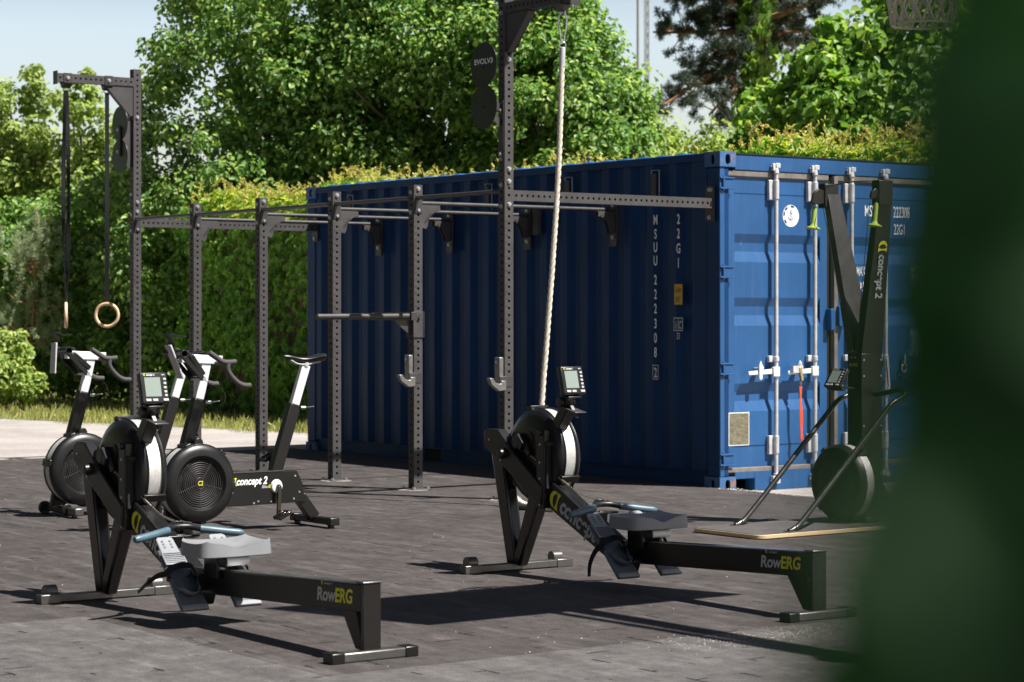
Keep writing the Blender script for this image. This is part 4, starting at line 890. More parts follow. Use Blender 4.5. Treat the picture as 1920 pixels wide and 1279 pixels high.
    b.lathe([(0.0, 0.065), (0.10, 0.068), (0.19, 0.062), (0.226, 0.048), (0.238, 0.030), (0.238, 0.022)], fc, (0, 1, 0), 64); b.lathe([(0.236, -0.050), (0.240, -0.062), (0.225, -0.078), (0.10, -0.09), (0.0, -0.09)], fc, (0, 1, 0), 64)
    fw = b.build('flywheel_cover', 'blkplastic', r, sharp=50)
    b = MB(); b.lathe([(0.233, 0.024), (0.233, -0.052)], fc, (0, 1, 0), 64); b.build('flywheel_cage', 'cage', fw)
    b = MB(); b.ring(fc + Vector((0, 0.022, 0)), (0, 1, 0), 0.238, 0.006, 64, 6); b.ring(fc + Vector((0, -0.052, 0)), (0, 1, 0), 0.238, 0.006, 64, 6)
    for t_ in (0.35, 1.35, 3.6, 5.6): b.bar(fc + Vector((0.243*math.cos(t_), 0.04, 0.243*math.sin(t_))), fc + Vector((0.243*math.cos(t_), -0.07, 0.243*math.sin(t_))), 0.035, 0.02, (math.cos(t_), 0, math.sin(t_)))
    b.build('cage_ring', 'blkplastic', fw, 0.003)
    b = MB(); b.lathe([(0, 0.030), (0.024, 0.028), (0.028, 0.0)], (2.262, 0.078, 0.600), (0, 1, 0), 24); b.build('axle_cap', 'blkplastic', r)
    b = MB(); b.bar((2.16, 0.055, 0.69), (2.10, 0.055, 0.64), 0.055, 0.05, (0, 0, 1)); b.bar((2.10, 0.055, 0.655), (2.06, 0.055, 0.60), 0.02, 0.03, (0, 0, 1)); b.cyl((2.15, 0.02, 0.665), (2.15, 0.085, 0.665), 0.035, n=22); b.build('chain_guide', 'blkplastic', r, 0.006)
    b = MB(); b.cyl((2.09, 0.03, 0.675), (2.09, 0.047, 0.675), 0.045, n=26); b.build('sprocket', 'blk', r)
    # monitor mast
    b = MB(); b.xz([(1.915, 0.34), (1.985, 0.34), (1.985, 0.70), (1.955, 0.735), (1.915, 0.735)], 0.032, 0.070); b.xz([(1.915, 0.34), (1.985, 0.34), (1.985, 0.70), (1.955, 0.735), (1.915, 0.735)], -0.115, -0.095)
    b.build('mast_plate', 'blk', r, 0.006)
    b = MB(); b.box(1.90, 1.915, -0.09, 0.066, 0.44, 0.66); b.box(1.885, 1.92, -0.10, 0.07, 0.655, 0.675); b.build('grille_plate', 'dark', r, 0.003)
    b = MB()
    for z_ in (0.36, 0.45, 0.49, 0.57, 0.66, 0.72): b.cyl((1.95, 0.070, z_), (1.95, 0.0735, z_), 0.006, n=10)
    for s_, z_ in ((2.39, 0.665), (2.285, 0.565)): b.cyl((s_, 0.078, z_), (s_, 0.082, z_), 0.006, n=10)
    b.build('screw', 'zinc', r)
    b = MB(); b.bar((1.955, -0.015, 0.685), (1.815, -0.015, 0.858), 0.062, 0.058, (0, 0, 1)); b.cyl((1.945, -0.08, 0.72), (1.945, 0.085, 0.72), 0.016, n=14); b.cyl((1.83, -0.045, 0.875), (1.83, 0.04, 0.875), 0.026, n=18); b.build('monitor_arm', 'blk', r, 0.005)
    b = MB(); b.bar((1.82, 0, 0.87), (1.790, 0, 0.915), 0.05, 0.04); b.cyl((1.795, -0.05, 0.918), (1.795, 0.05, 0.918), 0.018, n=14); b.box(1.755, 1.80, -0.045, 0.035, 0.895, 0.905); b.build('monitor_bracket', 'blkplastic', r, 0.003)
    b = MB(); b.bar((1.80, 0, 0.845), (1.715, -0.01, 0.825), 0.075, 0.006); b.bar((1.79, 0, 0.87), (1.73, 0, 0.80), 0.02, 0.006); b.build('phone_shelf', 'footbar', r, 0.002)
    monitor(r, (1.765, 0.0, 0.985), (0, -1, 0), (0.26, 0, 1))
    # chain, handle
    hc = Vector((1.495, 0, 0.378))
    pts = [Vector((2.07, 0.055, 0.605)), Vector((1.90, 0.02, 0.515)), Vector((1.72, 0.0, 0.43)), hc + Vector((0.075, 0, 0.028))]
    ln = smoothed(pts, 12); b = MB()
    for k in range(len(ln) - 1):
        m_ = max(1, int((ln[k+1] - ln[k]).length/0.0085))
        for q in range(m_):
            p = ln[k].lerp(ln[k+1], q/m_); d = (ln[k+1] - ln[k]).normalized(); b.bar(p, p + d*0.0062, 0.008 if q % 2 else 0.005, 0.008)
    b.build('chain', 'chain', r)
    h = MB(); P = [(-0.01, -0.085, -0.002), (0.022, -0.045, 0.008), (0.030, 0, 0.010), (0.022, 0.045, 0.008), (-0.01, 0.085, -0.002)]
    h.tube(smoothed([hc + Vector(p) for p in P], 4), 0.014, 10); h.tube(smoothed([hc + Vector(p) + Vector((0.04*(1 - abs(p[1])/0.085), 0, 0.018*(1 - abs(p[1])/0.085))) for p in P], 4), 0.005, 8)
    for yy in (-0.055, -0.028, 0, 0.028, 0.055): h.bar(hc + Vector((0.015, yy, 0.006)), hc + Vector((0.015 + 0.052*(1 - abs(yy)/0.1), yy*0.6, 0.022)), 0.004, 0.014)
    hd = h.build('handle', 'blkplastic', r, sharp=50)
    for sg in (-1, 1):
        g = MB(); g.tube(smoothed([hc + Vector(p) for p in ((-0.006, sg*0.078, -0.001), (-0.025, sg*0.13, -0.008), (-0.045, sg*0.20, -0.018), (-0.058, sg*0.262, -0.026))], 5), [0.0175]*15 + [0.013], 16); g.build('grip', 'grip', hd, sharp=60)
    b = MB(); b.bar((1.535, 0, 0.24), (1.520, 0, 0.355), 0.05, 0.02, (1, 0, 0)); b.box(1.51, 1.54, -0.09, 0.09, 0.340, 0.350); b.build('handle_hook', 'blkplastic', r, 0.004)
    # foot rests
    for sg in (-1, 1):
        y0 = sg*0.127; a = Vector((1.410, y0, 0.318)); e = Vector((1.145, y0, 0.075)); dn = (e - a).normalized(); nr = Vector((dn.z, 0, -dn.x)); nr = nr if nr.z > 0 else -nr; Wv = Vector((0, 1, 0)); Lf = (e - a).length
        b = MB(); hw = 0.062; q = []
        for s_, ww in ((0.02, 0.052), (Lf, 0.066)): q += [a + dn*s_ - Wv*ww - nr*0.012, a + dn*s_ + Wv*ww - nr*0.012, a + dn*s_ + Wv*ww + nr*0.008, a + dn*s_ - Wv*ww + nr*0.008]
        b.add(q, [(0,1,2,3),(7,6,5,4),(0,4,5,1),(1,5,6,2),(2,6,7,3),(3,7,4,0)]); ft = b.build('foot_rest', 'footdark', r, 0.008)
        b = MB(); rows = []                              # sliding heel and toe plate
        prof = [(-0.045, 0.010, 0.030), (-0.035, 0.012, 0.040), (0.045, 0.014, 0.044), (0.055, 0.020, 0.050), (0.12, 0.022, 0.052)]
        for s_, hh, ww in prof: rows.append([a + dn*s_ - Wv*ww + nr*(hh - 0.006), a + dn*s_ - Wv*ww + nr*hh, a + dn*s_ + Wv*ww + nr*hh, a + dn*s_ + Wv*ww + nr*(hh - 0.006)])
        b.quadgrid(rows); tp = b.build('toe_plate', 'footgrey', ft, 0.004)
        b = MB()
        for k in range(6): b.bar(a + dn*(0.058 + k*0.010) - Wv*0.044 + nr*0.0225, a + dn*(0.058 + k*0.010) + Wv*0.044 + nr*0.0225, 0.0035, 0.003, nr)
        for ss in (-0.018, -0.001, 0.016):
            for w_ in (-0.018, 0.018): b.cyl(a + dn*ss + Wv*w_ + nr*0.0138, a + dn*ss + Wv*w_ + nr*0.0158, 0.0055, n=10)
        b.build('plate_grooves', 'footdark', tp)
        b = MB(); rows = []                              # heel cup
        for t_ in [k/8 for k in range(9)]:
            ang = math.pi*(t_ - 0.5); rows.append([a + dn*(Lf - 0.14 + 0.075*math.cos(ang)) + Wv*0.050*math.sin(ang) + nr*0.009, a + dn*(Lf - 0.14 + 0.088*math.cos(ang)) + Wv*0.056*math.sin(ang) + nr*(0.05 if abs(t_ - 0.5) < 0.3 else 0.03)])
        b.quadgrid(rows); b.add([a + dn*(0.12) - Wv*0.05 + nr*0.010, a + dn*0.12 + Wv*0.05 + nr*0.010, a + dn*(Lf - 0.10) + Wv*0.05 + nr*0.012, a + dn*(Lf - 0.10) - Wv*0.05 + nr*0.012], [(0,1,2,3)])
        hcup = b.build('heel_cup', 'footdark', ft); md = hcup.modifiers.new('thick', 'SOLIDIFY'); md.thickness = 0.004
        b = MB(); c = a + dn*(Lf - 0.012); b.bar(c - Wv*0.060 + nr*0.006, c + Wv*0.060 + nr*0.006, 0.024, 0.008, nr); b.build('foot_lip', 'footgrey', ft, 0.003)
        b = MB(); arc = [a + dn*0.16 - Wv*0.066*math.cos(t_) + nr*(0.010 + 0.05*math.sin(t_)) for t_ in [math.pi*k/10 for k in range(11)]]
        for k in range(10): b.bar(arc[k], arc[k+1], 0.032, 0.003, dn.cross(arc[k+1] - arc[k]))
        if sg > 0:
            tl = smoothed([arc[-1], arc[-1] + Vector((0.03, 0.012, -0.035)), arc[-1] + Vector((0.055, 0.02, -0.09)), arc[-1] + Vector((0.06, 0.022, -0.15))], 5) if TAIL == 0 else smoothed([arc[-1], arc[-1] + Vector((0.06, 0.012, -0.015)), arc[-1] + Vector((0.115, 0.03, -0.05)), arc[-1] + Vector((0.16, 0.05, -0.09))], 5)
            for k in range(len(tl) - 1): b.bar(tl[k], tl[k+1], 0.026*(1 - 0.03*k), 0.003, (-0.82, 0.57, 0.15 + 0.06*k))
        b.build('foot_strap', 'strap', ft)
    b = MB(); b.cyl((1.28, -0.19, 0.195), (1.28, 0.19, 0.195), 0.012, n=12); b.box(1.24, 1.31, -0.07, 0.07, 0.14, 0.205); b.build('foot_axle', 'blk', r, 0.003)
    # seat
    scx = SEATX; b = MB(); nx, ny = 14, 22; hx, hy = 0.118, 0.170; top = []; zt = 0.352
    for i in range(nx + 1):
        row = []
        for j in range(ny + 1):
            u_ = i/nx*2 - 1; v_ = j/ny*2 - 1
            rr = (abs(u_)**5 + abs(v_)**5)**(1/5); m_ = max(abs(u_), abs(v_)); sc_ = 1 if rr < 1e-6 else m_/rr*1.0
            X = scx + hx*u_*sc_*(1.0); Y = hy*v_*sc_
            z = zt - 0.006 + 0.014*abs(v_)**3 + 0.012*abs(u_)**4 - 0.017*math.exp(-((v_ - 0.42)**2 + (u_)**2*0.9)/0.16) - 0.017*math.exp(-((v_ + 0.42)**2 + (u_)**2*0.9)/0.16) - 0.022*math.exp(-(v_/0.28)**2)*max(0, -u_)
            row.append(Vector((X, Y, z)))
        top.append(row)
    b.quadgrid(list(reversed(top)))
    loop = [top[0][j] for j in range(ny + 1)] + [top[i][ny] for i in range(1, nx + 1)] + [top[nx][j] for j in range(ny - 1, -1, -1)] + [top[i][0] for i in range(nx - 1, 0, -1)]
    lo = [Vector((scx + (p.x - scx)*1.03, p.y*1.03, 0.302)) for p in loop]; m_ = len(loop)
    b.add(loop + lo, [(k, (k+1) % m_, m_ + (k+1) % m_, m_ + k) for k in range(m_)] + [tuple(range(m_, 2*m_))])
    me_o = b.build('seat', 'seatgrey', r, 0.004, sharp=50)
    b = MB(); b.box(scx - 0.09, scx + 0.09, -0.05, 0.05, 0.294, 0.301); b.box(scx - 0.03, scx + 0.085, -0.060, -0.042, 0.205, 0.295); b.box(scx - 0.03, scx + 0.085, 0.042, 0.060, 0.205, 0.295); b.box(scx - 0.10, scx - 0.03, 0.050, 0.056, 0.26, 0.295); b.build('seat_carriage', 'blkplastic', r, 0.004)
    for dx in (-0.065, 0.065):
        b = MB(); b.cyl((scx + dx*1.25, -0.060, 0.276 - dx*0.06), (scx + dx*1.25, 0.048, 0.276 - dx*0.06), 0.018, n=18)
        b.build('seat_roller', 'roller', r, 0.002)
    return r
TAIL = 1; SEATX = 1.115
r1 = make_rower('sunlit rowing machine in the left foreground with a pale grey seat')
TAIL = 0; SEATX = 1.165
r2 = make_rower('rowing machine right of the tall upright, its seat in the backboard shade')
def place_rower(o, rear, front):
    d = (front - rear).normalized(); o.location = rear; o.rotation_euler = (0, 0, math.atan2(d.y, d.x))
place_rower(r1, G(692, 1236), G(195, 1122)); place_rower(r2, G(1530, 1160), G(958, 1067))

# ================================================================== EXERCISE BIKES
def make_bike(label, swing):
    r = thing('exercise_bike', label, 'exercise bike', (0, 0, 0), 0, 'black exercise bikes with air flywheels')
    b = MB(); b.box(-0.032, 0.028, -0.235, 0.235, 0.022, 0.062); rf = b.build('rear_foot_bar', 'blk', r, 0.006)
    b = MB()
    for sg in (-1, 1): b.box(-0.036, 0.032, *sorted((sg*0.19, sg*0.245)), 0.019, 0.066)
    for sg in (-1, 1): b.cyl((0, sg*0.2, 0.0), (0, sg*0.2, 0.022), 0.02, n=14)
    b.build('foot_cap', 'blkplastic', rf, 0.005)
    b = MB(); b.box(0.925, 0.975, -0.24, 0.24, 0.022, 0.062); ff = b.build('front_foot_bar', 'blk', r, 0.008)
    b = MB(); b.box(0.918, 0.982, 0.13, 0.25, 0.018, 0.067); b.cyl((0.95, 0.17, 0), (0.95, 0.17, 0.02), 0.02, n=14); b.build('foot_cap', 'footbar', ff, 0.008)
    b = MB(); b.cyl((0.965, -0.262, 0.042), (0.965, -0.232, 0.042), 0.042, n=26); b.cyl((0.965, 0.075, 0.05), (0.965, 0.10, 0.05), 0.036, n=22); b.build('transport_wheel', 'blkplastic', ff, 0.004)
    # frame body
    b = MB(); b.xz(list(reversed([(0.76, 0.352), (0.145, 0.352), (0.105, 0.27), (0.085, 0.157), (0.76, 0.150)])), -0.030, 0.040); fr = b.build('frame', 'blk', r, 0.004)
    b = MB(); b.bar((0.11, 0.0, 0.19), (0.004, 0.0, 0.055), 0.06, 0.070, (0, 0, 1)); b.build('rear_leg', 'blk', fr, 0.004)
    b = MB(); b.box(0.24, 0.62, -0.035, 0.043, 0.352, 0.357); b.build('frame_cap', 'footbar', fr)
    text('frame_lettering', "concept 2", (0.572, 0.0404, 0.280), (-1, 0, 0), (0, 0, 1), 0.046, 'white', fr, xs=0.84, shear=0.25, bold=0.03)
    text('frame_lettering', "Bike", (0.395, 0.0404, 0.254), (-1, 0, 0), (0, 0, 1), 0.019, 'greyprint', fr, xs=0.9, shear=0.2, bold=0.02); text('frame_lettering', "ERG", (0.350, 0.0404, 0.254), (-1, 0, 0), (0, 0, 1), 0.019, 'yellow', fr, xs=0.9, shear=0.2, bold=0.03)
    emblem(fr, (0.612, 0.0404, 0.275), (-1, 0, 0), (0, 0, 1), 0.048)
    b = MB()
    for s_, z_ in ((0.16, 0.32), (0.13, 0.22), (0.17, 0.18), (0.42, 0.175), (0.45, 0.165), (0.60, 0.235), (0.33, 0.17)): b.cyl((s_, 0.04, z_), (s_, 0.0435, z_), 0.006, n=10)
    b.build('screw', 'zinc', fr)
    # crank
    b = MB(); b.lathe([(0.0, 0.012), (0.036, 0.012), (0.042, 0.0)], (0.292, 0.0405, 0.262), (0, 1, 0), 28); cr = b.build('crank_boss', 'dimwhite', r)
    for sg, ex, ez in ((1, 0.302, 0.092), (-1, 0.262, 0.430)):
        b = MB(); y = 0.066*sg + 0.005; b.cyl((0.287, 0.0*sg, 0.262), (0.287, y, 0.262), 0.012, n=14); b.bar((0.287, y, 0.262), (ex, y + 0.012*sg, ez), 0.014, 0.026, (1, 0, 0)); ck = b.build('crank_arm', 'blkgloss', r, 0.003)
        b = MB(); T = Matrix.Translation((ex, y + 0.06*sg, ez)) @ Matrix.Rotation(0.45, 4, 'Y'); b.box(-0.045, 0.045, -0.042, -0.032, -0.011, 0.011, T); b.box(-0.045, 0.045, 0.032, 0.042, -0.011, 0.011, T)
        for xx in (-0.042, 0.034): b.box(xx, xx + 0.008, -0.042, 0.042, -0.012, 0.012, T)
        b.cyl(T @ Vector((0, -0.05*1, 0)), T @ Vector((0, 0.042, 0)), 0.009, n=12); b.box(-0.03, 0.03, -0.006, 0.006, -0.009, 0.009, T); b.build('pedal', 'blkplastic' if sg < 0 else 'blkgloss', ck, 0.002)
    # seat post and saddle
    a = Vector((0.278, 0, 0.352)); e = Vector((0.062, 0, 1.0)); sp = a.lerp(e, 0.625)
    b = MB(); b.bar(a - (e - a)*0.08, sp, 0.052, 0.078, (1, 0, 0)); b.build('seat_tube', 'blk', r, 0.006)
    b = MB(); b.bar(sp, e, 0.036, 0.056, (1, 0, 0)); b.build('seat_post', 'silverpost', r, 0.003)
    b = MB(); q = sp + Vector((-0.03, 0.03, -0.02)); b.cyl(q, q + Vector((-0.03, 0.01, 0)), 0.011, n=12); b.bar(q + Vector((-0.02, 0.01, 0)), q + Vector((-0.06, 0.055, 0.008)), 0.012, 0.006); b.build('clamp_lever', 'zinc', r, 0.002)
    rows = []
    for k in range(13):
        t_ = k/12; xx = 0.215 - 0.285*t_; hw = 0.020 + 0.058*(max(0, t_ - 0.30)/0.70)**1.5*(1 if t_ < 0.93 else 0.93); zc2 = 1.048 + 0.010*math.cos(t_*math.pi*2) - 0.012*(1 - t_)*0.4; th = 0.014 + 0.022*t_
        if k in (0, 12): hw *= 0.55
        rows.append([Vector((xx, hw*math.cos(p), zc2 + (0.012 if math.sin(p) > 0 else th)*math.sin(p))) for p in [2*math.pi*j/14 for j in range(15)]])
    b = MB(); b.quadgrid(rows); b.add(rows[0][:-1], [tuple(range(14))]); b.add(rows[-1][:-1], [tuple(reversed(range(14)))]); b.build('saddle', 'saddle', r, sharp=60)
    b = MB()
    for sg in (-1, 1): b.tube(smoothed([(0.17, sg*0.012, 1.03), (0.12, sg*0.02, 1.006), (0.04, sg*0.022, 1.006), (-0.03, sg*0.03, 1.02)], 5), 0.0035, 8)
    b.cyl((0.064, -0.025, 1.003), (0.064, 0.025, 1.003), 0.014, n=12); b.build('saddle_rail', 'galv', r)
    # flywheel
    fc = Vector((0.838, 0.02, 0.306)); b = MB()
    b.lathe([(0.0, 0.052), (0.105, 0.058)], fc, (0, 1, 0), 56)
    b.lathe([(0.150, 0.062), (0.165, 0.082), (0.19, 0.082), (0.222, 0.070), (0.236, 0.050), (0.236, 0.035)], fc, (0, 1, 0), 56); b.lathe([(0.236, -0.035), (0.232, -0.06), (0.19, -0.075), (0.0, -0.075)], fc, (0, 1, 0), 56)
    b.lathe([(0.145, 0.050), (0.150, 0.064)], fc, (0, 1, 0), 56)
    fw = b.build('flywheel_cover', 'blkplastic', r, sharp=40)
    b = MB(); b.lathe([(0.231, 0.036), (0.231, -0.036)], fc, (0, 1, 0), 56); b.build('flywheel_cage', 'cage', fw)
    b = MB(); b.lathe([(0.0, 0.028), (0.15, 0.028)], fc, (0, 1, 0), 40); b.build('flywheel_inside', 'dark', fw)
    b = MB()
    for rr in [0.034 + 0.0128*k for k in range(10)]: b.ring(fc + Vector((0, 0.060, 0)), (0, 1, 0), rr, 0.0024, 48, 5)
    for k in range(5): t_ = k*2*math.pi/5 + 0.9; b.bar(fc + Vector((0.03*math.cos(t_), 0.06, 0.03*math.sin(t_))), fc + Vector((0.155*math.cos(t_), 0.06, 0.155*math.sin(t_))), 0.004, 0.004, (0, 1, 0))
    b.build('flywheel_grille', 'rigdark', fw)
    b = MB(); b.lathe([(0.0, 0.063), (0.030, 0.063), (0.034, 0.058)], fc, (0, 1, 0), 28); hb = b.build('hub_cap', 'blkplastic', fw)
    text('hub_lettering', "C2", fc + Vector((0.0, 0.0635, -0.013)), (-1, 0, 0), (0, 0, 1), 0.028, 'yellow', hb, xs=0.75, shear=0.15, bold=0.02, align='CENTER')
    b = MB()
    for t_ in (0.2, 1.25, 2.3, 3.25, 4.6): b.bar(fc + Vector((0.236*math.cos(t_), 0.055, 0.236*math.sin(t_))), fc + Vector((0.236*math.cos(t_), -0.055, 0.236*math.sin(t_))), 0.045, 0.022, (math.cos(t_), 0, math.sin(t_)))
    b.build('cage_clip', 'blkplastic', fw, 0.006)
    b = MB(); b.cyl((0.84, 0.01, 0.545), (0.84, 0.07, 0.545), 0.030, n=18); b.build('damper_knob', 'blkplastic', r, 0.004)
    # front post
    p0 = Vector((0.965, -0.085, 0.06)); p1 = Vector((0.90, -0.06, 0.40)); p2 = Vector((0.806, 0.0, 0.805)); p3 = Vector((0.757, 0.0, 1.02))
    b = MB(); b.xz(list(reversed([(0.90, 0.066), (1.01, 0.066), (0.985, 0.20), (0.92, 0.20)])), -0.085, -0.05); b.build('front_leg', 'blk', r, 0.004)
    b = MB(); b.bar((0.955, -0.06, 0.18), p1 + Vector((0, 0.0, 0.06)), 0.05, 0.08, (1, 0, 0)); b.bar(p1 + Vector((-0.01, 0.03, 0.06)), p2, 0.052, 0.078, (1, 0, 0)); b.build('front_tube', 'blk', r, 0.006)
    b = MB(); b.bar(p2, p3, 0.036, 0.058, (1, 0, 0)); b.build('handlebar_post', 'silverpost', r, 0.003)
    b = MB(); q = p2 + Vector((-0.035, 0.03, -0.02)); b.cyl(q, q + Vector((-0.03, 0.01, 0)), 0.011, n=12); b.bar(q + Vector((-0.02, 0.01, 0)), q + Vector((-0.06, 0.055, 0.008)), 0.012, 0.006); b.build('clamp_lever', 'zinc', r, 0.002)
    b = MB(); b.bar((0.93, 0.0, 1.050), (0.655, 0.0, 1.036), 0.05, 0.052); b.build('head_tube', 'silverpost', r, 0.003)
    b = MB(); b.lathe([(0.0, -0.105), (0.024, -0.105), (0.024, 0.105), (0.018, 0.105), (0.018, 0.03), (0.0, 0.03)], (0.955, 0.0, 1.078), (0, 1, 0), 22); b.lathe([(0.015, 0), (0.022, 0.006), (0.020, 0.02), (0.0, 0.024)], (0.885, 0.0, 1.075), (0, 0, 1), 10); b.build('clamp_tube', 'blkplastic', r, 0.001)
    for y in (0.075, -0.075):
        b = MB(); b.bar((0.955, y, 1.07), (0.815, y, 0.925), 0.012, 0.030, (1, 0, 1)); b.build('monitor_arm', 'blkplastic', r, 0.003)
    b = MB(); b.cyl((0.81, -0.085, 0.925), (0.81, 0.085, 0.925), 0.011, n=12); b.build('arm_pivot', 'zinc', r)
    ca = 0.95 + swing
    monitor(r, (0.835, 0.0, 1.02), (0, -1, 0), (math.cos(ca), 0, math.sin(ca)), 0.14, 0.15, 0.034)
    # phone holder
    b = MB(); b.bar((1.005, 0, 1.095), (0.955, 0, 1.08), 0.03, 0.02); b.cyl((1.03, -0.03, 1.09), (0.99, 0.0, 1.09), 0.012, n=12); b.build('holder_clamp', 'blkplastic', r, 0.003)
    dx = 0.01 if swing < 0 else -0.085
    b = MB(); b.bar((1.02, 0.02, 1.13), (1.02 + dx, 0.02, 0.93), 0.075, 0.012, (1, 0, 0)); b.build('phone_holder', 'galv', r, 0.003)
    b = MB(); hp = smoothed([(1.015, 0.02, 1.12), (1.00, 0.02, 1.155), (1.03, 0.02, 1.19), (0.995, 0.02, 1.195), (0.95, 0.02, 1.175), (0.93, 0.02, 1.185), (0.90, 0.02, 1.18)], 5)
    for k in range(len(hp) - 1): b.bar(hp[k], hp[k+1], 0.06 if k < 16 else 0.03, 0.004, (0, 0.01, 1) if k > 14 else (1, 0, 0.3))
    b.build('holder_hook', 'blkplastic', r)
    # handlebar
    b = MB(); b.cyl((0.70, -0.195, 1.018), (0.70, 0.195, 1.018), 0.0125, n=12); hbar = b.build('handlebar', 'rubber', r)
    for sg in (-1, 1):
        y = sg*0.20
        g = MB(); g.tube(smoothed([(0.845, y, 1.088), (0.80, y, 1.060), (0.755, y, 1.032), (0.71, y, 1.026), (0.665, y, 1.030)], 5), 0.0165, 12); g.build('bar_grip', 'rubber', hbar, sharp=60)
        g = MB(); g.tube(smoothed([(0.715, y, 1.025), (0.718, y, 0.985), (0.695, y, 0.945), (0.65, y, 0.905), (0.61, y, 0.888), (0.565, y, 0.886)], 5), 0.0165, 12); g.build('bar_grip', 'rubber', hbar, sharp=60)
    b = MB(); b.tube(smoothed([(0.815, 0.07, 0.93), (0.78, 0.09, 0.90), (0.70, 0.10, 0.86), (0.68, 0.10, 0.80), (0.72, 0.09, 0.755), (0.79, 0.06, 0.745), (0.83, 0.045, 0.68), (0.86, 0.05, 0.62), (0.85, 0.05, 0.55)], 6), 0.0028, 6); b.build('cable', 'blkplastic', r)
    return r
BROT = math.atan2(-0.59, -0.8074)
bk1 = make_bike('exercise bike on the far left, mostly hidden behind the front rowing machine', -0.25); bk1.location = site(-0.72, -4.09); bk1.rotation_euler = (0, 0, BROT)
bk2 = make_bike('exercise bike with its whole frame and saddle showing, nearer the container', 0.0); bk2.location = site(0.82, -4.07); bk2.rotation_euler = (0, 0, BROT)

# ================================================================== SKI MACHINE
sk = sthing('ski_machine', 'tall black ski training machine with lime green grips on a wooden floor board', 'ski machine', (2.79, -1.8, 0))
def rrect(x0, x1, y0, y1, r_, n=6):
    out = []
    for cx, cy, a in ((x1 - r_, y1 - r_, 0), (x0 + r_, y1 - r_, 90), (x0 + r_, y0 + r_, 180), (x1 - r_, y0 + r_, 270)):
        out += [(cx + r_*math.cos(R(a + 90*k/n)), cy + r_*math.sin(R(a + 90*k/n))) for k in range(n + 1)]
    return out
b = MB(); b.prism(rrect(2.50, 3.12, -2.45, -1.05, 0.07), (0, 0, 0.004), (1, 0, 0), (0, 1, 0), 0.024); bd = b.build('floor_board', 'ply', sk, 0.003)
b = MB(); b.prism(rrect(2.503, 3.117, -2.447, -1.053, 0.067), (0, 0, 0.0285), (1, 0, 0), (0, 1, 0), 0.0025); b.build('board_surface', 'plytop', bd)
cx0, cx1, cy0, cy1 = 2.728, 2.852, -1.354, -1.172
b = MB(); b.box(cx0, cx1, cy0, cy1, 0.031, 1.07); b.build('column', 'blk', sk, 0.006)
b = MB()
for z in (0.32, 0.62, 0.93, 1.03):
    for y in (cy0 + 0.02, cy1 - 0.015): b.cyl((cx1, y, z), (cx1 + 0.003, y, z), 0.006, n=10)
for xx, z in ((2.75, 1.08), (2.78, 1.085), (2.81, 1.08), (2.77, 1.045), (2.80, 1.045)): b.cyl((xx, cy0 - 0.0, z), (xx, cy0 - 0.006, z), 0.005, n=8)
b.build('screw', 'zinc', sk)
text('column_lettering', "Ski", (2.742, cy0 - 0.0004, 0.99), (1, 0, 0), (0, 0, 1), 0.020, 'greyprint', sk, xs=0.9, shear=0.2, bold=0.02); text('column_lettering', "ERG", (2.775, cy0 - 0.0004, 0.99), (1, 0, 0), (0, 0, 1), 0.020, 'yellow', sk, xs=0.9, shear=0.2, bold=0.02)
b = MB(); b.prism([(0, 0), (0.22, 0), (0.02, 0.28), (0, 0.28)], (2.80, cy1, 0.031), (0, 1, 0), (0, 0, 1), -0.02); b.box(2.62, 2.96, -1.42, -1.30, 0.031, 0.06); b.build('column_foot', 'blk', sk, 0.004)
